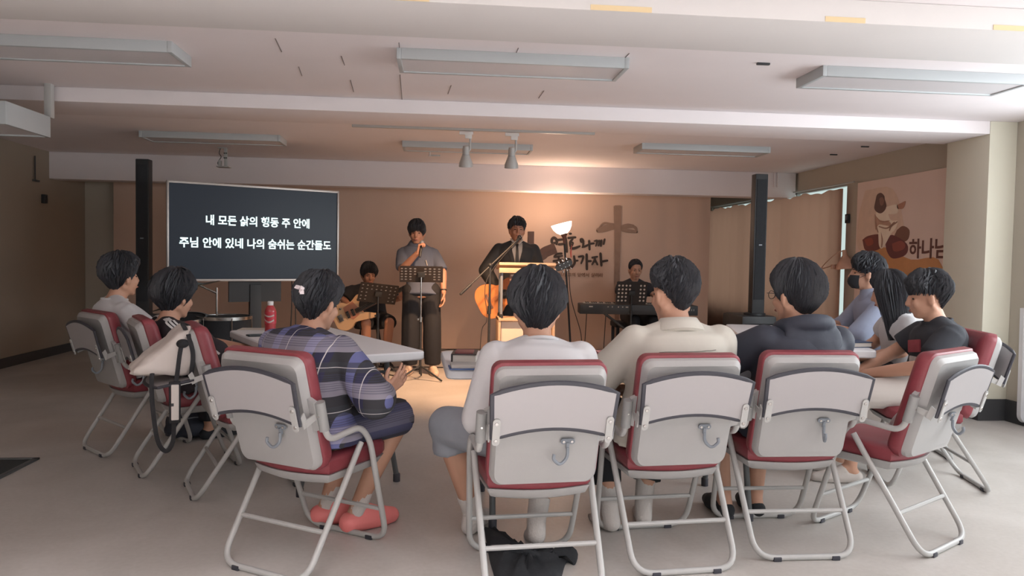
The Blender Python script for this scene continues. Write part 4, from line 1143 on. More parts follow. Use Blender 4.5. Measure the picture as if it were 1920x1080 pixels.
A8 = person('girl with long straight black hair in a white short-sleeved top', (2.98, 4.62), -76, (1668, 503, 4.8), hyaw=-53, hpitch=-12, k=.96, shirt=dict(m='white_tee', crew=1, sleeve=.6, wr=.004), pants=dict(m='black_trousers', to=1.9), feet=dict(kind='shoe', m='black_cloth'), hair=dict(front=.05, side=-.05, back=-.08, vol=.016, locks=380, len=.6, up=.006, over=.0, messy=.12, long=.30, fall=-.0), seed=18, sw=.158, loose=.018,
    arms={'L': ((-.20, .05, .68), (-.06, .27, .61)), 'R': ((.2, .08, .70), (.06, .28, .61))})
A9 = person('boy in a dark printed short-sleeved shirt and white trousers, in profile', (2.74, 4.0), -77, (1740, 504, 4.22), hyaw=-62, hpitch=-8, k=.98, shirt=dict(m='dark_tee', crew=1, sleeve=.72, wr=.004), pants=dict(m='white_cloth', to=1.75), feet=dict(kind='shoe', m='white_cloth'), hair=dict(SHORT, front=.042, side=.030, back=-.05, vol=.018, messy=.55, flick=.004), seed=19, sw=.170, loose=.02,
    arms={'L': ((-.25, .10, .68), (-.03, .34, .60)), 'R': ((.22, .10, .70), (.04, .36, .60))}, hands={'L': dict(n=(.2, 0, -1), curl=.35), 'R': dict(n=(-.2, 0, -1), curl=.35)})

# things worn
P = A3; r = P['root']
P = A6; m = MB()
for s in (-1, 1):
    m.tube([P['H']((s * .034 + .024 * math.cos(a), .100 - .3 * abs(.024 * math.cos(a)) * (1 if s * math.cos(a) > 0 else 0), .004 + .018 * math.sin(a))) for a in [2 * PI * j / 18 for j in range(18)]], .0016, 6, closed=True)
    m.tube([P['H']((s * .058, .102, .012)), P['H']((s * .078, .05, .012)), P['H']((s * .084, -.015, .008))], .0016, 6)
m.tube([P['H']((-.01, .106, .01)), P['H']((0, .109, .013)), P['H']((.01, .106, .01))], .0016, 6)
m.build('glasses', M['black_gloss'], P['root'])
P = A7
mk = MB(); rows = []
for v in range(7):
    t_ = v / 6; z = -.012 - .095 * t_; row = []
    for u in range(13):
        a = (u / 12 - .5) * 2.5; bul = 1 + .16 * math.sin(PI * t_)
        row.append(P['H'](((.070 - .012 * t_) * math.sin(a), .018 + (.086 * bul - .02 * (1 - math.sin(PI * t_)) * (0 if t_ < .5 else 1)) * math.cos(a), z)))
    rows.append(row)
vs = [p for r_ in rows for p in r_]; vi = [P['hc'] + (p - P['hc']) * .95 for p in vs]; n = len(vs)
fs = [(i * 13 + j, i * 13 + j + 1, (i + 1) * 13 + j + 1, (i + 1) * 13 + j) for i in range(6) for j in range(12)]
mk.add(vs + vi, fs + [tuple(n + q for q in reversed(f)) for f in fs]); mk.build('face_mask', M['black_cloth'], P['root'], 60)
m = MB()
for s in (-1, 1): m.tube(curve([P['H']((s * .062, .045, -.03)), P['H']((s * .078, .01, -.01)), P['H']((s * .086, -.03, .0))], 4), .0015, 6)
m.build('mask_loop', M['black_cloth'], P['root'])
el, wr = P['arm']['L']; d = (wr - el).normalized()
MB().tube([wr - d * .035, wr - d * .01], .034, 14).build('watch', M['black'], P['root'])
P = A9; c = P['spine'](.62) + V((-.04, .138, .0))
MB().box(c, (.1, .012, .07), Matrix.Rotation(.15, 3, 'Y') @ Matrix.Rotation(.25, 3, 'Z'), .004).build('chest_print', material('red_print', (150, 66, 74), .8, var=.4, scale=30), P['root'])
MB().box(c + V((.0, .0, -.085)), (.07, .01, .055), Matrix.Rotation(.25, 3, 'Z'), .004).build('chest_print', material('pale_print', (190, 182, 176), .8, var=.4, scale=40), P['root'])


from mathutils.bvhtree import BVHTree


def ribbons(obj, paths, width, mat, name, parent, lift=.0022, thick=.0012):
    """flat bands laid on the surface of a garment"""
    bv = BVHTree.FromPolygons([v.co for v in obj.data.vertices], [p.vertices[:] for p in obj.data.polygons]); m = MB()
    for pth in paths:
        P = curve(pth, 8); Q = []; Nn = []
        for p in P:
            c, n, _, _ = bv.find_nearest(p); Q.append(c + n * lift); Nn.append(n)
        Q = [(Q[max(i - 1, 0)] + Q[i] * 2 + Q[min(i + 1, len(Q) - 1)]) / 4 for i in range(len(Q))]
        rings = []
        for i in range(len(Q)):
            d = (Q[min(i + 1, len(Q) - 1)] - Q[max(i - 1, 0)]).normalized(); sd = d.cross(Nn[i]).normalized() * width / 2; n = Nn[i] * thick
            rings.append([Q[i] - sd - n, Q[i] + sd - n, Q[i] + sd + n, Q[i] - sd + n])
        m.loft(rings)
    return m.build(name, mat, parent, 60)


M['stripe'] = material('stripe_white', (214, 212, 212), .8)
M['seam'] = material('seam_shadow', (120, 114, 106), .9)
P = A2; so = child(P['root'], 'shirt')[0]
for s in ('L', 'R'):
    sg = 1 if s == 'R' else -1; sh_, el_ = P['sh'][s], P['arm'][s][0]
    for o in (-.030, -.008, .014):
        ribbons(so, [[P['nb'] + V((sg * .095, o - .02, .05)), sh_ + V((-sg * .03, o, .09)), sh_ + V((sg * .04, o, .05)), sh_.lerp(el_, .5) + V((sg * .08, o, .02)), el_ + V((sg * .08, o * .7, .0))]], .0115, M['stripe'], 'sleeve_stripe', P['root'])
P = A5; so = child(P['root'], 'shirt')[0]
ribbons(so, [[P['spine'](.80) + V((x, -.2, 0)) for x in (-.15, -.05, .05, .15)]], .003, M['seam'], 'yoke_seam', P['root'], .001)

P = A3; ho = child(P['root'], 'hair')[0]
hp_ = [P['H']((.035 * math.sin(a) - .012, -.17, .022 + .035 * math.cos(a))) for a in (-.4, .1, .6, 1.1, 1.6)]
ribbons(ho, [hp_], .017, material('white_clip', (236, 224, 226), .35), 'hair_clip', P['root'], .006, .004)

# ================================================================ PERFORMERS
def holes_plate(name, w_, h_, holes, hw, hh, mat, parent, R, c, thick=.002, rr=.012):
    """flat metal desk with real punched holes"""
    cu = bpy.data.curves.new('c', 'CURVE'); cu.dimensions = '2D'; cu.fill_mode = 'BOTH'; cu.extrude = thick / 2
    def sp(pts):
        s = cu.splines.new('POLY'); s.points.add(len(pts) - 1); s.use_cyclic_u = True
        for q, p in zip(s.points, pts): q.co = (p[0], p[1], 0, 1)
    sp(rrect(w_, h_, rr, 4))
    for x, y in holes: sp([(x + hw * math.cos(2 * PI * k / 10), y + hh * math.sin(2 * PI * k / 10)) for k in range(10)])
    o = bpy.data.objects.new('c', cu); COL.objects.link(o)
    me = bpy.data.meshes.new_from_object(o.evaluated_get(bpy.context.evaluated_depsgraph_get())); bpy.data.objects.remove(o)
    me.materials.clear(); me.materials.append(mat); me.name = name
    me.transform(Matrix.Translation(c) @ R.to_4x4()); me.update()
    return link(me, name, parent)


def music_stand(label, base, heading, desk_z, w_, h_, tilt, holes, mat, lean=0, hw=.009, hh=.0055, pole_mat='black', roll=0, sheet=None):
    t = thing('music_stand', label, 'music stand', (base[0], base[1], 0), -math.radians(heading), 'perforated music stands')
    for k in range(3):
        a = 2 * PI * k / 3 + .5
        MB().tube(fillet([(0, 0, .14), (.05 * math.cos(a), .05 * math.sin(a), .12), (.25 * math.cos(a), .25 * math.sin(a), .012)], .04), (.010), 8).build('leg', M['black'], t)
    MB().tube([(0, 0, .06), (0, 0, .6)], .0125, 10).build('lower_pole', M['black'], t)
    MB().tube([(0, 0, .58), (lean, 0, desk_z)], .008, 10).build('upper_pole', M[pole_mat], t)
    MB().tube([(0, 0, .575), (0, 0, .625)], .019, 12).box((.02, 0, .6), (.03, .012, .02), bev=.003).build('clamp', M['steel'] if pole_mat == 'steel' else M['black'], t)
    R = basis(V((1, 0, 0)), V((0, math.sin(tilt), math.cos(tilt))), V((0, -math.cos(tilt), math.sin(tilt)))) @ Matrix.Rotation(roll, 3, 'Z')
    c = V((lean, .0, desk_z))
    holes_plate('desk', w_, h_, holes, hw, hh, M[mat], t, R, c)
    MB().box(c + R @ V((0, -h_ / 2, .018)), (w_, .004, .04), R, .001).build('ledge', M[mat], t)
    MB().box(c + R @ V((0, 0, -.015)), (.07, .05, .025), R, .004).build('bracket', M['black'], t)
    if sheet: 
        p = Matrix.Translation(V((base[0], base[1], 0))) @ Matrix.Rotation(-math.radians(heading), 4, 'Z') @ (c + R @ V((0, 0, .0045)))
        s = MB()
        for sx in (-1, 1): s.box((sx * w_ * .235, 0, 0), (w_ * .45, h_ * .94, .0012))
        o = s.build('sheet_music', M['paper'], None, 0, p); o.rotation_euler = (Matrix.Rotation(-math.radians(heading), 3, 'Z') @ R).to_euler(); tag(o, sheet, 'sheet music')
    return t


grid = lambda xs, ys: [(x, y) for x in xs for y in ys]
# singer
SP = onZ(789, 701, 0)
B1 = person('standing singer in a slate shirt and wide black trousers holding a microphone', (SP.x, SP.y), 180, (782, 409, 7.92), hyaw=184, hpitch=-8, k=.97, hip=.86, hips=(0, -.01, .86), shirt=dict(m='slate_shirt', collar=1, sleeve=.93, wr=.003), pants=dict(m='black_trousers', to=1.95, hem=.082, wr=.005), feet=dict(kind='shoe', m='beige_shoe', g=.01), skin='skin_warm',
    hair=dict(front=.022, side=-.04, back=-.06, vol=.010, locks=300, len=.5, up=.005, over=.03, messy=.15), seed=31, sw=.155, loose=.016, pantloose=.028, bulge=.01, sleeve_flare=.006,
    arms={'R': ((.205, .03, 1.085), (.045, .20, 1.255)), 'L': ((-.215, -.01, 1.06), (-.225, .06, .85))}, hands={'R': dict(d=(-.25, .15, .9), n=(-.9, .1, -.1), curl=1.0), 'L': dict(d=(.02, .1, -1), n=(.8, .2, 0), curl=.35)},
    legs={'L': ((-.11, .02, .47), (-.12, 0, .085), (-.2, 1, 0)), 'R': ((.11, .02, .47), (.12, 0, .085), (.2, 1, 0))})
def in_world(P, p): return (Matrix.Translation(P['root'].location) @ P['root'].rotation_euler.to_matrix().to_4x4()) @ V(p)
def from_local(P, d): return P['root'].rotation_euler.to_matrix() @ V(d)
mp = P = B1; m0 = in_world(P, (.012, .225, 1.27)); md = from_local(P, (-.12, -.42, 1)); R = aim(md)
t = thing('microphone', 'black hand-held microphone at the singer\'s mouth', 'microphone', m0)
MB().lathe([(.010, -.06), (.0125, -.05), (.0155, .06), (.017, .075), (.017, .08)], (0, 0, 0), 14, R).build('handle', M['black'], t)
MB().ell(R @ V((0, 0, .098)), (.023, .023, .026), R, 14, 10).build('grille', M['hook'], t)
so = child(P['root'], 'shirt')[0]
MB().tube([P['spine'](.62) + V((-.075, .135, .02)), P['spine'](.62) + V((-.09, .14, -.035))], .005, 6).build('pocket_pen', M['paper'], P['root'])
MB().tube([V((-.224, .05, .885)), V((-.224, .053, .875))], .033, 14).build('bracelet', M['black'], P['root'])
M['desk'] = material('desk_brown', (36, 29, 27), .6)
_nt = M['paper'].node_tree; _tr = _nt.nodes.new('ShaderNodeBsdfTranslucent'); _mx = _nt.nodes.new('ShaderNodeMixShader'); _tr.inputs[0].default_value = srgb(236, 228, 218); _mx.inputs[0].default_value = .5
_nt.links.new(_nt.nodes['Principled BSDF'].outputs[0], _mx.inputs[1]); _nt.links.new(_tr.outputs[0], _mx.inputs[2]); _nt.links.new(_mx.outputs[0], _nt.nodes['Material Output'].inputs[0])
q = onZ(791, 704, 0)
xs = [-.175, -.13, -.085, -.04, .06, .105, .15, .19]; ys = [-.055, -.028, 0, .028, .055]
q2 = atD(790, 514, 7.45)
music_stand('dark music stand with thin chrome pole in front of the standing singer', (q2.x, q2.y), 180, q2.z, .425, .165, .30, [h for h in grid(xs, ys) if not (abs(h[0]) < .09 and h[1] < -.02)], 'desk', hw=.0140, hh=.0070, pole_mat='steel', sheet='white sheet music on the stand before the singer')

# man in the suit
PS = atD(968, 500, 8.35)
B2 = person('man in a black suit and tie standing with a guitar at the lectern', (PS.x, PS.y), 182, (970, 405, 8.3), hyaw=178, hpitch=2, k=1.0, hips=(0, -.01, .92), shirt=dict(m='suit', sleeve=1.9, wr=.003, name='jacket', shirt_len=-.2, low=1), pants=dict(m='suit', to=1.95, wr=.004), feet=dict(kind='shoe', m='black_cloth', g=.012), hair=dict(SHORT, front=.052, side=.01, vol=.010, locks=300, messy=.3), seed=32, skin='skin_warm', sw=.192, loose=.020, bulge=.01,
    arms={'R': ((.34, .02, 1.08), (.20, .17, .86)), 'L': ((-.25, .06, 1.06), (-.30, .21, 1.06))}, hands={'R': dict(d=(-.6, .25, -.5), n=(-.2, -.9, 0), curl=.5), 'L': dict(d=(-.3, .1, .8), n=(.1, -.9, .2), curl=.9)},
    legs={'L': ((-.11, .02, .50), (-.12, 0, .085), (-.2, 1, 0)), 'R': ((.11, .02, .50), (.12, 0, .085), (.2, 1, 0))})
P = B2; r = P['root']; so = child(r, 'jacket')[0]
bv = BVHTree.FromPolygons([v.co for v in so.data.vertices], [p.vertices[:] for p in so.data.polygons])
def on_front(x, z, lift):
    h = bv.ray_cast(V((x, 1, z)), V((0, -1, 0)))
    return (h[0] if h[0] is not None else V((x, .1, z))) + V((0, lift, 0))
def patch(rows, lift, mat, name, th=.004):
    """rows of (z, left x, right x) laid over the chest"""
    Z_ = []
    for (za, a0, a1), (zb_, b0, b1) in zip(rows, rows[1:]):
        for k in range(6): q = k / 6; Z_.append((za + (zb_ - za) * q, a0 + (b0 - a0) * q, a1 + (b1 - a1) * q))
    Z_.append(rows[-1]); nc = 5; F = []
    for z, x0, x1 in Z_: F += [on_front(x0 + (x1 - x0) * j / (nc - 1), z, lift) for j in range(nc)]
    n = len(F); q = [(i * nc + j, i * nc + j + 1, (i + 1) * nc + j + 1, (i + 1) * nc + j) for i in range(len(Z_) - 1) for j in range(nc - 1)]
    rim = [i * nc for i in range(len(Z_))] + [(len(Z_) - 1) * nc + j for j in range(1, nc)] + [i * nc + nc - 1 for i in range(len(Z_) - 2, -1, -1)] + [j for j in range(nc - 2, 0, -1)]
    MB().add(F + [p - V((0, th, 0)) for p in F], q + [tuple(n + i for i in reversed(f)) for f in q] + [(rim[i], rim[(i + 1) % len(rim)], n + rim[(i + 1) % len(rim)], n + rim[i]) for i in range(len(rim))]).build(name, mat, r, 50)
nz = P['nb'].z
patch([(nz - .01, -.062, .062), (nz - .10, -.055, .055), (nz - .30, -.004, .004)], .006, M['paper'], 'shirt_front')
patch([(nz - .05, -.011, .011), (nz - .26, -.024, .024), (nz - .30, -.003, .003)], .011, M['black'], 'tie', .006)
patch([(nz - .02, -.019, .019), (nz - .055, -.011, .011)], .015, M['black'], 'tie_knot', .008)
for s in (-1, 1):
    patch([(nz - .005, *sorted((s * .062, s * .085))), (nz - .10, *sorted((s * .054, s * .112))), (nz - .13, *sorted((s * .046, s * .09))), (nz - .30, *sorted((s * .003, s * .03)))], .009, M['suit'], 'lapel', .006)
    MB().tube(curve([P['nb'] + V((s * .055, .03, .035)), P['nb'] + V((s * .05, .075, .012)), P['nb'] + V((s * .012, .098, -.02))], 4), [(.004, .016)] * 9, 8).build('collar', M['paper'], r)

# acoustic guitar held by the man in the suit
def guitar(name, label, cat, body_c, head_c, face, mats, acoustic=True):
    ax = (V(head_c) - V(body_c)); L = ax.length; ax.normalize(); n = V(face); n = (n - ax * n.dot(ax)).normalized(); sd = n.cross(ax)
    R = basis(sd, ax, n)
    t = thing(name, label, cat, body_c)
    if acoustic:
        half = [(0, -.25), (.09, -.245), (.165, -.20), (.19, -.12), (.165, -.04), (.122, .02), (.118, .06), (.14, .12), (.142, .175), (.105, .225), (.05, .238)]
        th = .09
    else:
        half = [(.02, -.20), (.10, -.19), (.155, -.12), (.15, -.05), (.115, .0), (.12, .06), (.155, .14), (.13, .18), (.075, .12), (.04, .10)]
        th = .04
    pts = [V((x, y, 0)) for x, y in half]; P_ = [(p.x, p.y) for p in curve(pts, 4)]
    if acoustic: ol = P_ + [(-x, y) for x, y in reversed(P_[:-1])]
    else:
        lo_ = [V((-x * .92, y * (1.12 if y > .08 else 1) + (.05 if y > .1 else 0), 0)) for x, y in half]; Q_ = [(p.x, p.y) for p in curve(lo_, 4)]
        ol = P_ + list(reversed(Q_))
    MB().prism(ol, th, R, R @ V((0, 0, -th))).build('body', mats['side'], t, 30)
    MB().prism([(x * .985, y * .99) for x, y in ol], .004, R).build('top', mats['top'], t, 0)
    if acoustic:
        MB().lathe([(.05, 0), (.05, .006), (.044, .006)], R @ V((0, .06, .0)), 24, R).build('sound_hole', M['black'], t)
        MB().box(R @ V((0, -.12, .008)), (.16, .028, .012), R, .003).build('bridge', M['dark_wood'], t)
    else:
        MB().prism([(.09, -.05), (.11, .07), (.02, .10), (-.05, .08), (-.07, .0), (.0, -.06)], .003, R, R @ V((0, 0, .005))).build('pickguard', mats['guard'], t, 0)
        for y in (-.03, .03): MB().box(R @ V((0, y, .012)), (.075, .03, .014), R, .003).build('pickup', M['black'], t)
        MB().box(R @ V((0, -.12, .01)), (.075, .05, .012), R, .002).build('bridge', M['steel'], t)
        for k in range(2): MB().lathe([(.012, 0), (.011, .014), (.002, .016)], R @ V((.09, -.08 - .05 * k, .004)), 12, R).build('knob', M['steel'], t)
    y1 = L - .14
    MB().prism([(-.026, .08), (.026, .08), (.022, y1), (-.022, y1)], .024, R, R @ V((0, 0, -.012))).build('neck', M['dark_wood'], t, 0)
    MB().prism([(-.024, .06), (.024, .06), (.0215, y1), (-.0215, y1)], .006, R, R @ V((0, 0, .0125))).build('fretboard', M['black_gloss'], t, 0)
    hd_ = MB().prism([(-.022, y1 - .01), (.022, y1 - .01), (.036, y1 + .05), (.03, y1 + .17), (0, y1 + .185), (-.03, y1 + .17), (-.036, y1 + .05)], .016, R, R @ V((0, 0, -.01))).build('headstock', M['black_gloss'], t, 0)
    for s in (-1, 1):
        for k in range(3 if acoustic else 2):
            p = R @ V((s * .045, y1 + .05 + .045 * k, -.003)); MB().cap(p, p + R @ V((s * .016, 0, 0)), .007, .010, 8).build('tuning_peg', M['steel'], hd_)
            MB().lathe([(.005, 0), (.005, .012)], R @ V((s * .02, y1 + .05 + .045 * k, .006)), 8, R).build('tuning_post', M['steel'], hd_)
    st = MB()
    for k in range(6 if acoustic else 4): x = -.017 + .034 * k / (5 if acoustic else 3); st.tube([R @ V((x, -.12, .02)), R @ V((x * .9, y1, .02))], .0009, 4)
    o = st.build('strings', M['steel'], t, 0); o['kind'] = 'stuff'
    return t
gb, gh = atD(936, 556, 8.03), atD(1066, 494, 7.98)
guitar('acoustic_guitar', 'orange acoustic guitar slung on the man in the suit, neck to the right', 'guitar', gb, gh, (.05, -1, .12), dict(side=material('guitar_side', (150, 84, 46), .3, var=.15), top=material('guitar_top', (214, 138, 80), .3, var=.12, scale=5, stretch=(14, 1, 1))))
p = atD(1071, 474, 8.0); tag(MB().tube([(0, 0, -.05), (-.004, 0, 0), (.003, 0, .085)], [.006, .009, .002], 8).build('guitar_capo', material('red_capo', (182, 84, 74), .4), None, 40, p), 'small red clip sticking up beside the acoustic guitar headstock', 'clip')

# lectern
lc = atD(986, 503, 7.78)
t = thing('lectern', 'light wooden lectern with metal posts and a cream base panel', 'lectern', (lc.x, lc.y, 0), 0)
Wl = .575; zt = lc.z
Rt = Matrix.Rotation(-.12, 3, 'X')
MB().box((0, .05, zt + .02), (Wl, .42, .028), Rt, .004).build('top_board', M['wood'], t)
MB().box((0, -.152, zt - .022), (Wl, .022, .05), None, .004).build('front_lip', M['wood'], t)
MB().box((.03, .0, zt - .19), (Wl - .18, .02, .32), None, .003).build('front_panel', M['dark_wood'], t)
lg = MB()
for k in range(2): lg.prism(rrect(.05, .02, .006, 3), .003, aim((0, -1, 0)), (-.13 + .06 * k * .3, -.011, zt - .075 - .028 * k))
lg.build('emblem', M['paper'], t, 0)
for sx in (-1, 1):
    for sy in (-1, 1):
        MB().tube([(sx * (Wl / 2 - .03), sy * .10 - .04 * (sy < 0) + .02, .60), (sx * (Wl / 2 - .03), sy * .10 - .02, zt - .02)], .014, 12).build('post', M['hook'], t)
        MB().lathe([(.021, 0), (.021, .05), (.016, .055)], (sx * (Wl / 2 - .03), sy * .10 - .02, .60), 12).build('socket', M['black'], t)
for sx in (-1, 1): MB().box((sx * (Wl / 2 - .012), .0, .32), (.024, .34, .6), None, .003).build('side_panel', M['wood'], t)
MB().box((0, -.12, .30), (Wl - .06, .02, .56), None, .003).build('base_panel', M['cream'], t)
MB().box((0, 0, .60), (Wl, .36, .024), None, .003).build('shelf', M['wood'], t)
MB().box((0, 0, .02), (Wl + .06, .42, .04), None, .006).build('plinth', M['wood'], t)

# wooden cross behind him
a, b = atD(995.5, 434, 9.0), atD(1042, 462, 9.0)
t = thing('wooden_cross', 'brown wooden cross standing behind the man in the suit', 'cross', (a.x, a.y, 0))
MB().box((0, 0, a.z / 2), (.075, .05, a.z), None, .006).build('upright', M['dark_wood'], t)
dx = b.x - a.x; z0 = atD(1010, 480, 9.0).z; z1 = b.z
MB().tube(curve([(-dx, -.03, z0 - .02), (-dx * .5, -.03, z0 - .03), (.1, -.03, z0 + .0), (dx * .6, -.03, z0 + .05), (dx, -.03, z1 - .02)], 5), [(.064, .022)] * 21, 4, ref=(0, 0, 1)).build('crossbar', M['dark_wood'], t, 20)
MB().box((0, 0, .02), (.4, .3, .04), None, .006).build('foot', M['dark_wood'], t)

# boom microphone stand
b0 = atD(917, 590, 7.55); top = atD(919, 497, 7.55)
t = thing('boom_microphone_stand', 'black boom stand reaching up to the mouth of the man in the suit', 'stand', (b0.x, b0.y, 0))
for k in range(3):
    a = 2 * PI * k / 3 + .3; MB().tube([(0, 0, .16), (.28 * math.cos(a), .28 * math.sin(a), .012)], .010, 8).build('leg', M['black'], t)
MB().tube([(0, 0, .08), (top.x - b0.x, 0, top.z)], [.014, .0105], 10).build('pole', M['black'], t)
MB().tube([(0, 0, .66), (0, 0, .74)], .019, 12).build('clutch', M['black'], t)
e0, e1 = atD(864, 551, 7.55) - V((b0.x, b0.y, 0)), atD(968, 452, 7.7) - V((b0.x, b0.y, 0))
MB().tube([e0, e1], .0085, 8).build('boom', M['black'], t); u = (e1 - e0).normalized(); MB().cap(e0, e0 + u * .13, .014, .014, 10).build('counterweight', M['black'], t)
MB().ell(V((top.x - b0.x, 0, top.z)), (.022, .03, .022)).build('swivel', M['black'], t)
mw = atD(973, 447, 7.75); R = aim(u + V((.0, .5, .2)))
t2 = thing('microphone', 'black microphone on the boom in front of the man in the suit', 'microphone', mw)
MB().lathe([(.010, -.15), (.0125, -.14), (.016, -.02), (.017, -.005)], (0, 0, 0), 14, R).build('handle', M['black'], t2); MB().ell(R @ V((0, 0, .014)), (.026, .026, .028), R, 14, 10).build('grille', M['black_gloss'], t2)
MB().tube(curve([V((b0.x, b0.y, 0)) + e1, (b0.x - .03, b0.y - .02, 1.0), (b0.x - .02, b0.y - .02, .62), (b0.x - .07, b0.y, .5), (b0.x - .09, b0.y + .02, .2), (b0.x - .12, b0.y + .1, .012)], 6), .004, 6).build('microphone_cable', M['cable'])
tag(bpy.data.objects['microphone_cable'], 'black cable hanging from the boom stand', 'cable')

# pianist with keyboard
PP = atD(1192, 520, 9.45)
B3 = person('woman in dark clothes seated behind the keyboard', (PP.x, PP.y), 180, (1192, 485, 9.35), hyaw=180, hpitch=-8, k=.95, shirt=dict(m='dark_tee', sleeve=.7), pants=dict(m='black_trousers', to=1.9), feet=dict(kind='shoe', m='black_cloth'), hair=dict(front=.088, side=-.0, back=-.05, vol=.004, locks=260, len=.5, up=.004, over=.02, messy=.12), seed=33, sw=.16, loose=.016, arms={'L': ((-.22, .12, .78), (-.16, .36, .75)), 'R': ((.22, .12, .78), (.16, .36, .75))}, hands={'L': dict(n=(0, 0, -1), d=(0, 1, 0)), 'R': dict(n=(0, 0, -1), d=(0, 1, 0))}, skin='skin')
k0, k1 = atD(1085, 578, 8.98), atD(1303, 581, 8.98); kc = (k0 + k1) / 2; KL = (k1 - k0).length
t = thing('keyboard_piano', 'black digital keyboard piano on a crossed stand in front of the backdrop', 'piano', (kc.x, kc.y, 0), math.atan2(k1.y - k0.y, k1.x - k0.x))
kz = kc.z
MB().box((0, 0, kz), (KL, .30, .115), None, .01).build('case', M['black'], t)
MB().box((0, .10, kz + .058), (KL - .12, .14, .012), None, .002).build('white_keys', M['paper'], t)
bk = MB()
for i in range(52):
    if i % 7 in (0, 1, 3, 4, 5): bk.box((-KL / 2 + .07 + (KL - .14) * (i + .9) / 52, .075, kz + .068), (.011, .09, .012))
o = bk.build('black_keys', M['black_gloss'], t, 0); o['kind'] = 'stuff'
for x, w_ in ((-.56, .045), (-.36, .012), (-.31, .012), (-.24, .012), (-.19, .012), (-.14, .03)): MB().box((x, -.151, kz + .03), (w_, .004, .012)).build('panel_mark', M['paper'], t)
for k, (x, w_) in enumerate(((.59, .012), (.615, .014), (.64, .016))): MB().box((x, -.151, kz + .008), (w_ * .5, .004, .022)).build('panel_mark', M['paper'], t)
for s in (-1, 1):
    MB().tube([(s * .38, -.12, .02), (-s * .38, -.12 + .0, kz - .06)], .014, 8).build('stand_leg', M['black'], t); MB().tube([(s * .38, .12, .02), (-s * .38, .12, kz - .06)], .014, 8).build('stand_leg', M['black'], t)
    MB().tube([(s * .38, -.18, .015), (s * .38, .18, .015)], .015, 8).build('stand_foot', M['black'], t); MB().tube([(s * .38, -.15, kz - .065), (s * .38, .15, kz - .065)], .012, 8).build('stand_arm', M['black'], t)
q = atD(1184, 549, 8.8)
xs = [-.15, -.107, -.064, -.021, .107, .15]; ys = [-.095, -.05, -.005, .04, .085]
music_stand('dark music stand with round holes between the keyboard and the audience', (q.x, q.y), 180, q.z, .36, .27, .22, [(-x, y) for x, y in grid(xs, ys) if not (abs(x + .021) < .01 and y < 0)], 'desk', hw=.0125, hh=.0125, sheet='pale sheet music on the stand before the keyboard')
MB().box((0, 0, .215), (.5, .34, .43), None, .02)
t = thing('piano_bench', 'black bench under the woman at the keyboard', 'bench', (PP.x, PP.y + .02, 0))
MB().box((0, 0, .42), (.55, .32, .07), None, .02).build('seat', M['black_cloth'], t)
for sx in (-1, 1):
    for sy in (-1, 1): MB().box((sx * .24, sy * .13, .19), (.035, .035, .39), None, .004).build('leg', M['black'], t)

# bass player
PB = atD(694, 560, 8.55)
B4 = person('person in black with a low cap-like fringe seated playing a bass guitar', (PB.x, PB.y), 170, (692, 489, 8.45), hyaw=162, hpitch=-14, k=.97, shirt=dict(m='dark_tee', sleeve=.85, crew=1), pants=dict(m='black_trousers', to=1.0), feet=dict(kind='shoe', m='black_cloth'), hair=dict(front=.045, side=-.05, back=-.10, vol=.012, locks=300, len=.5, up=.006, over=.05, messy=.2), seed=34, sw=.185, loose=.03, arms={'R': ((.30, .05, .73), (.20, .28, .62)), 'L': ((-.26, .12, .74), (-.30, .34, .76))}, hands={'R': dict(d=(-.5, .3, -.5), n=(-.2, -.9, 0), curl=.6), 'L': dict(d=(-.2, .2, .8), n=(.2, -.9, 0), curl=.9)}, skin='skin_warm',
    legs={'L': ((-.17, .42, .50), (-.15, .36, .085), (-.2, 1, 0)), 'R': ((.08, .44, .50), (.06, .30, .085), (.2, 1, 0))})
gb, gh = atD(658, 588, 8.02), atD(762, 538, 7.95)
gd = (gh - gb).normalized()
guitar('bass_guitar', 'cream bass guitar across the lap of the seated player', 'guitar', gb, gb + gd * .98, (.0, -1, .15), dict(side=material('bass_side', (196, 160, 124), .35), top=material('bass_top', (206, 172, 136), .3, var=.08), guard=material('pickguard', (178, 122, 98), .4)), False)
t = thing('stool', 'dark stool under the seated bass player', 'stool', (PB.x, PB.y, 0))
MB().lathe([(.02, .40), (.17, .40), (.18, .42), (.175, .45), (.02, .455)]).build('seat', M['black_cloth'], t)
for k in range(4): a = PI / 4 + PI / 2 * k; MB().tube([(.12 * math.cos(a), .12 * math.sin(a), .41), (.2 * math.cos(a), .2 * math.sin(a), .0)], .012, 8).build('leg', M['black'], t)
q = atD(709, 550, 7.85)
xs = [-.17 + .0485 * k for k in range(8)]; ys = [-.085, -.043, 0, .043, .085]
music_stand('tilted dark music stand in front of the seated bass player', (q.x, q.y), 168, q.z, .40, .23, .5, [h for h in grid(xs, ys) if not (abs(h[0]) < .08 and h[1] < .02)], 'desk', roll=.12, hw=.010, hh=.0065, sheet='sheet music on the tilted stand before the bass player')

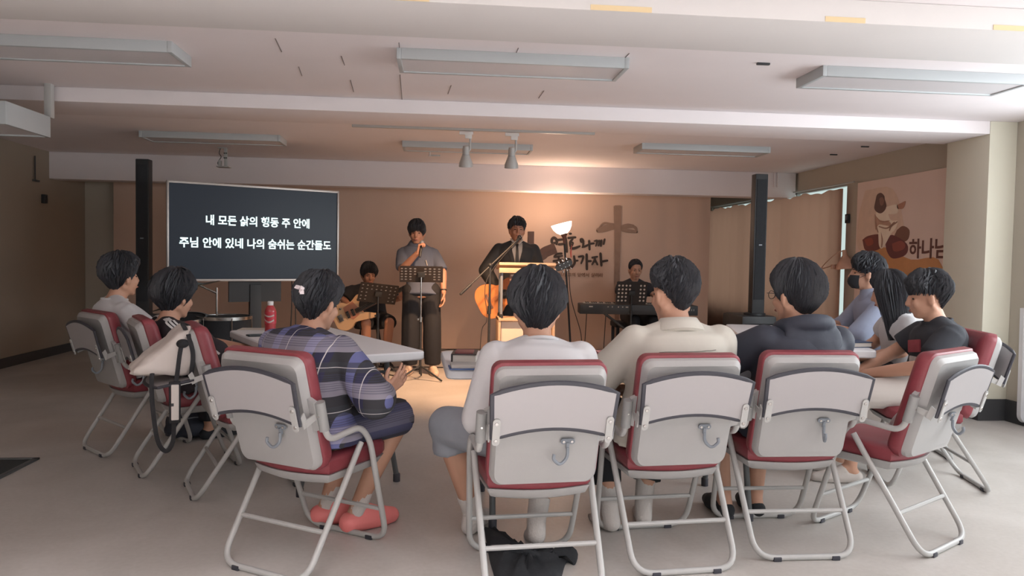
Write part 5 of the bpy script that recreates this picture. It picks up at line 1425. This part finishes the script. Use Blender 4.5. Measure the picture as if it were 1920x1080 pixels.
# drum kit behind the striped-jacket person
q = atD(392, 620, 6.35); t = thing('drum_kit', 'dark drum kit with chrome cymbal stand under the left of the television', 'drums', (q.x, q.y, 0))
def drum(c, r_, h_, R=Matrix.Identity(3), nm='drum'):
    c = V(c)
    d_ = MB().lathe([(r_, -h_ / 2), (r_, h_ / 2)], c, 28, R).build(nm, M['black_cloth'], t)
    for s in (-1, 1):
        MB().lathe([(r_ + .002, s * h_ / 2 - .018), (r_ + .012, s * h_ / 2 - .018), (r_ + .012, s * h_ / 2 + .008), (r_ - .006, s * h_ / 2 + .008)], c, 28, R, False).build('hoop', M['steel'], d_)
    for k in range(6): a = 2 * PI * k / 6; MB().tube([c + R @ V(((r_ + .012) * math.cos(a), (r_ + .012) * math.sin(a), -h_ / 2)), c + R @ V(((r_ + .012) * math.cos(a), (r_ + .012) * math.sin(a), h_ / 2))], .004, 6).build('tension_rod', M['steel'], d_)
drum((.13, -.02, .48), .21, .42, nm='floor_tom'); drum((-.28, .22, .29), .28, .38, aim((.3, -1, 0)), 'bass_drum'); drum((-.16, -.12, .62), .17, .14, Matrix.Rotation(.15, 3, 'X'), 'snare_drum')
for k in range(3): a = 2 * PI * k / 3; MB().tube([(.13 + .2 * math.cos(a), -.02 + .2 * math.sin(a), .45), (.13 + .22 * math.cos(a), -.02 + .22 * math.sin(a), 0)], .007, 6).build('tom_leg', M['steel'], t); MB().tube([(-.16, -.12, .3), (-.16 + .2 * math.cos(a), -.12 + .2 * math.sin(a), 0)], .008, 6).build('snare_leg', M['steel'], t)
MB().tube([(-.16, -.12, .28), (-.16, -.12, .56)], .012, 8).build('snare_post', M['steel'], t)
MB().tube([(.05, .05, .0), (.05, .05, .93)], .011, 8).tube([(.05, .05, .88), (-.08, .0, .95)], .008, 8).build('cymbal_stand', M['steel'], t)
for k in range(3): a = 2 * PI * k / 3 + .5; MB().tube([(.05, .05, .25), (.05 + .22 * math.cos(a), .05 + .22 * math.sin(a), .01)], .007, 6).build('stand_leg', M['steel'], t)
cym = material('dark_bronze', (120, 104, 84), .3, metal=.9)
MB().lathe([(.19, -.012), (.06, .0), (.03, .012), (.004, .016), (.004, .012), (.03, .008), (.06, -.004), (.19, -.015)], (-.1, -.02, .955), 28, Matrix.Rotation(-.25, 3, 'Y')).build('cymbal', cym, t)
MB().lathe([(.15, -.01), (.05, .0), (.02, .01), (.004, .012), (.004, .008), (.02, .006), (.05, -.003), (.15, -.012)], (-.22, -.25, .80), 28, Matrix.Rotation(-.3, 3, 'Y')).build('cymbal', cym, t)
MB().tube([(-.22, -.25, 0), (-.22, -.25, .82)], .009, 8).build('cymbal_stand', M['steel'], t)

# ================================================================ THINGS ON THE TABLES
ZT = .73
p = onZ(507, 627, ZT)
t = thing('drink_bottle', 'red soft drink bottle with a white cap on the left table', 'bottle', (p.x, p.y, ZT))
MB().lathe([(.002, .003), (.028, 0), (.0335, .006), (.034, .02), (.0315, .05), (.034, .07), (.034, .138), (.032, .150), (.025, .166), (.0165, .176), (.0155, .183)], n=28).build('bottle', material('red_drink', (172, 62, 66), .15, spec=.6), t)
lab = MB().lathe([(.0347, .068), (.0347, .140)], n=32, caps=False).build('label', material('label_red', (186, 52, 64), .4), t)
sw_ = MB()
for z0, am, w_ in ((.088, .010, .0045), (.118, .006, .004)):
    for k in range(14):
        a = PI + .1 + 2.3 * k / 14; a2 = PI + .1 + 2.3 * (k + 1) / 14
        za, zb_ = z0 + am * math.cos(k / 14 * 5), z0 + am * math.cos((k + 1) / 14 * 5)
        q = [V((.0353 * math.cos(x), .0353 * math.sin(x), z)) for x, z in ((a, za - w_), (a2, zb_ - w_), (a2, zb_ + w_), (a, za + w_))]
        sw_.add(q + [v * .99 for v in q], [(0, 1, 2, 3), (7, 6, 5, 4), (0, 4, 5, 1), (1, 5, 6, 2), (2, 6, 7, 3), (3, 7, 4, 0)])
sw_.build('label_wave', M['paper'], lab, 0)
MB().lathe([(.017, .178), (.0175, .181), (.0175, .200), (.016, .203), (.001, .203)], n=24).build('cap', M['white_plastic'], t)
p = onZ(488, 630, ZT)
t = thing('phone', 'black phone lying beside the red drink bottle', 'phone', (p.x, p.y, ZT), .5)
MB().box((0, 0, .005), (.15, .075, .009), None, .003).build('case', M['black'], t); MB().box((0, 0, .0098), (.14, .068, .001)).build('screen', M['black_gloss'], t, 0)
p = onZ(478, 618, ZT); tag(MB().box((0, 0, 0), (.2, .14, .002)).build('paper_sheet', M['paper'], None, 0, (p.x, p.y + .02, ZT + .002)), 'white sheet of paper behind the drink bottle', 'paper')


def book(label, x, y, rz, w_, d_, h_, cover, pages=(214, 208, 200), name='book'):
    t = thing(name, label, 'book', (x, y, ZT), rz)
    m = material('cover_' + str(len(bpy.data.materials)), cover, .45)
    c = MB(); c.box((0, 0, .002), (w_, d_, .004), None, .001).box((0, 0, h_ - .002), (w_, d_, .004), None, .001).box((-w_ / 2 + .002, 0, h_ / 2), (.004, d_, h_), None, .001); c.build('cover', m, t)
    MB().box((.002, 0, h_ / 2), (w_ - .012, d_ - .012, h_ - .008)).build('pages', material('pages_' + str(len(bpy.data.materials)), pages, .8, var=.12, scale=200, stretch=(.1, .1, 3)), t, 0)
    return t
p = onZ(872, 683, ZT); bk_ = book('thick black book with a maroon cover panel on the centre table', p.x, p.y + .05, -.1, .115, .17, .05, (54, 46, 50))
MB().box((0, 0, .053), (.085, .13, .006), None, .002).build('cover_panel', material('maroon', (122, 66, 66), .5), bk_)
p = onZ(905, 690, ZT)
t = thing('open_notebook', 'open notebook with a blue cover on the centre table beside the white-shirted man', 'notebook', (p.x, p.y, ZT), .05)
for s in (-1, 1):
    MB().box((s * .075, 0, .003), (.15, .12, .006), None, .001).build('cover', material('blue_cover', (70, 96, 146), .45), t)
    MB().box((s * .073, .004, .013), (.138, .11, .014), None, .002).build('pages', M['paper'], t)
p = onZ(1143, 676, ZT); book('pink box-like book on the centre table between two seated backs', p.x + .03, p.y + .07, .0, .16, .12, .035, (206, 132, 138))
p = onZ(1365, 667, ZT); tag(MB().box((0, 0, 0), (.2, .09, .003)).build('blue_paper', material('blue_sheet', (136, 138, 178), .7), None, 0, (p.x, p.y + .02, ZT + .003)), 'lilac-blue sheet on the centre table beside the navy hoodie', 'paper')
p = onZ(1605, 652, ZT); book('dark blue hardback book on the right table', p.x, p.y + .06, .15, .20, .13, .032, (48, 66, 96), name='blue_book')
p = onZ(1572, 634, ZT); tag(MB().box((0, 0, .014), (.075, .06, .028), Matrix.Rotation(.3, 3, 'Z'), .006).box((0, 0, .03), (.05, .025, .004), Matrix.Rotation(.3, 3, 'Z')).build('tissue_pack', material('pink_pack', (222, 160, 166), .6, var=.3, scale=60), None, 40, (p.x, p.y + .04, ZT)), 'small pink tissue pack near the hands of the masked man', 'tissue pack')

# ================================================================ FLOOR THINGS
a, b_ = onZ(75, 861, 0), onZ(0, 897, 0)
x1, y1 = a.x, a.y
t = thing('floor_mat', 'dark framed floor mat corner at the left edge of the picture', 'mat', (x1 - .45, y1 - .6, 0))
MB().box((0, 0, .004), (.84, 1.14, .008), None, .002).build('mat', material('mat_dark', (58, 62, 62), .9, var=.2, scale=120), t)
e = MB()
for s in (-1, 1): e.box((s * .435, 0, .006), (.03, 1.2, .012), None, .003).box((0, s * .585, .006), (.9, .03, .012), None, .003)
e.build('border', M['leg_grey'], t)

c = onZ(995, 1048, 0)
ol = [onZ(x, y, 0) - c for x, y in ((908, 992), (928, 1002), (948, 1016), (975, 1028), (1010, 1037), (1050, 1042), (1082, 1036), (1078, 1060), (1062, 1056), (1052, 1085), (1040, 1112), (985, 1118), (940, 1108), (922, 1066), (914, 1030))]
ol = curve(ol + [ol[0]], 4)[:-1]; ctr = V((-.01, -.01, 0)); n = len(ol); rg = []
for q, z in ((1, .003), (.985, .012), (.86, .024), (.62, .034), (.38, .030), (.12, .036)):
    rg.append([ctr + (p - ctr) * q + V((0, 0, max(.003, z + (.010 * math.sin(i * .9 + q * 7) + .007 * math.sin(i * 2.3 + q * 11)) * (q < .98)))) for i, p in enumerate(ol)])
m = MB().loft([[V((p.x, p.y, .001)) for p in rg[0]]] + rg)
t = thing('black_jacket', 'crumpled black jacket on the floor under the front centre chair', 'jacket', (c.x, c.y, 0))
m.build('cloth', M['black_cloth'], t, 70)
MB().tube(curve([(-.19, .15, .02), (-.16, .03, .035), (-.06, -.03, .05), (.03, -.06, .035)], 5), [(.012, .003)] * 16, 6).build('strap', M['black_cloth'], t)

# bag on the raised tablet
ux = UPCH; ang = ux.rotation_euler.z
lp = Matrix.Translation(ux.location) @ Matrix.Rotation(ang, 4, 'Z')
o = lp @ V((0.02, -.375, .628))
t = thing('shoulder_bag', 'white shoulder bag with black straps resting on the raised chair tablet', 'bag', o, ang)
m = MB(); prof = curve([V((0, -.17, .02)), V((0, -.10, .0)), V((0, .05, .0)), V((0, .105, .03)), V((0, .115, .15)), V((0, .10, .225)), V((0, .05, .215)), V((0, -.03, .14)), V((0, -.12, .075)), V((0, -.17, .02))], 4)[:-1]
rg = []
for x, q in ((-.175, .55), (-.165, .85), (-.12, 1), (-.04, .97), (.04, 1.02), (.12, 1), (.155, .9), (.17, .6)):
    c_ = V((0, -.02, .085)); rg.append([V((x, 0, 0)) + c_ + (p - c_) * q + V((0, .006 * math.sin(x * 40 + i), .006 * math.sin(x * 31 + i * .8))) for i, p in enumerate(prof)])
m.loft(rg)
link(m.remeshed(.008, 4, .007, 19, 8, mat=material('canvas_white', (208, 198, 192), .9, var=.05, bump=.3, bscale=20), name='pouch'), 'pouch', t)
web = material('black_webbing', (40, 39, 42), .85)
MB().tube(curve([(.17, .05, .15), (.185, .04, .10), (.19, .03, .02), (.19, .02, -.06), (.19, .015, -.2), (.185, .01, -.31), (.18, -.02, -.355), (.175, -.055, -.30), (.17, -.075, -.15), (.165, -.08, -.02), (.14, -.07, .06)], 6), [(.004, .0115)] * 61, 6, ref=(1, 0, 0)).build('strap', web, t)
pad = MB(); pad.box((.196, .018, -.12), (.014, .052, .20), None, .006); pad.build('strap_pad', web, t)
MB().box((.205, .018, -.12), (.008, .034, .17), None, .004).build('pad_facing', material('pad_white', (212, 204, 198), .9), t); MB().box((.2095, .006, -.13), (.002, .012, .014)).build('tag', M['black'], t, 0)
MB().tube(curve([(.17, .08, .20), (.18, .10, .10), (.18, .09, -.01)], 5), [(.004, .012)] * 11, 6, ref=(1, 0, 0)).build('side_strap', web, t); MB().ell((.165, .055, .155), (.025, .03, .022)).build('strap_anchor', web, t)
MB().tube(curve([(.08, .09, .235), (.12, .06, .25), (.16, .07, .22)], 5), [(.004, .012)] * 11, 6).build('handle', web, t)

p = onZ(358, 818, 0)
t = thing('backpack', 'dark backpack on the floor under the left-hand chairs', 'bag', (p.x, p.y, 0), .5)
m = MB(); m.ell((0, 0, .11), (.16, .11, .12)); m.ell((0, 0, .06), (.17, .12, .07)); m.ell((.02, -.1, .07), (.1, .04, .055))
link(m.remeshed(.009, 4, .006, 15, 3, floor=.002, mat=M['navy'], name='body'), 'body', t)
MB().tube(curve([(-.05, 0, .21), (-.03, 0, .25), (.03, 0, .25), (.05, 0, .21)], 5), .007, 6).build('handle', web, t); MB().tube(curve([(-.13, -.07, .12), (0, -.125, .15), (.13, -.07, .12)], 5), .004, 6).build('zip', M['hook'], t)

# folded table leaning on the right wall
p = onZ(1902, 797, 0)
t = thing('leaning_panel', 'pale folded tabletop with rounded corners leaning at the far right edge', 'table', (p.x + .36, p.y - .02, 0), .0)
R = Matrix.Rotation(-.10, 3, 'X') @ Matrix.Rotation(.07, 3, 'Y')
MB().prism(rrect(.72, 1.0, .06, 5, 0, .5), .04, R @ basis(V((1, 0, 0)), V((0, 0, 1)), V((0, -1, 0))), (0, 0, 0)).build('panel', M['table'], t, 30)
MB().prism(rrect(.6, .86, .05, 5, 0, .5), .012, R @ basis(V((1, 0, 0)), V((0, 0, 1)), V((0, -1, 0))), (0, .055, 0)).build('underside_frame', M['leg_grey'], t, 30)

# cables over the stage floor
def cable(label, pts, r_=.0055):
    P = [onZ(x, y, r_) for x, y in pts]; tag(MB().tube(curve(P, 8), r_, 6).build('floor_cable', M['cable']), label, 'cable', 'cables on the stage floor')
cable('black cable looping on the floor between the left table and the music stand', [(668, 694), (700, 690), (720, 700), (745, 704), (768, 696), (790, 691)])
cable('black cable running behind the legs of the left table', [(672, 680), (690, 684), (730, 688), (790, 688), (870, 690)])
cable('upper black cable along the foot of the backdrop', [(640, 662), (720, 664), (800, 660), (850, 655), (905, 654)])
cable('lower black cable along the foot of the backdrop', [(690, 672), (760, 670), (820, 671), (880, 662), (925, 662)])
t = thing('plug_strip', 'small black plug lying on the stage floor behind the left table', 'plug', onZ(696, 683, 0), .3)
MB().box((0, 0, .015), (.14, .05, .03), None, .006).build('case', M['black'], t)
for k in range(2): MB().lathe([(.016, 0), (.016, .002), (.012, .003)], (-.03 + .06 * k, 0, .03), 12).build('socket', M['black_gloss'], t)
P = [atD(1066, 505, 9.5), atD(1071, 560, 9.5), atD(1088, 620, 9.5), atD(1092, 650, 9.5), onZ(1102, 662, .01), onZ(1122, 660, .01)]
tag(MB().tube(curve(P, 6), .005, 6).build('lamp_cable', M['cable']), 'thin dark cable hanging beside the torchiere lamp', 'cable')
for x0, lab in ((1100, 'thin cable hanging under the left end of the keyboard'), (1136, 'pair of looped cable under the middle of the keyboard')):
    P = [atD(x0, 588, 9.1), atD(x0 - 2, 620, 9.15), atD(x0 - 4, 655, 9.2), onZ(x0 - 2, 668, .01)]
    tag(MB().tube(curve(P, 6), .005, 6).build('keyboard_cable', M['cable']), lab, 'cable')
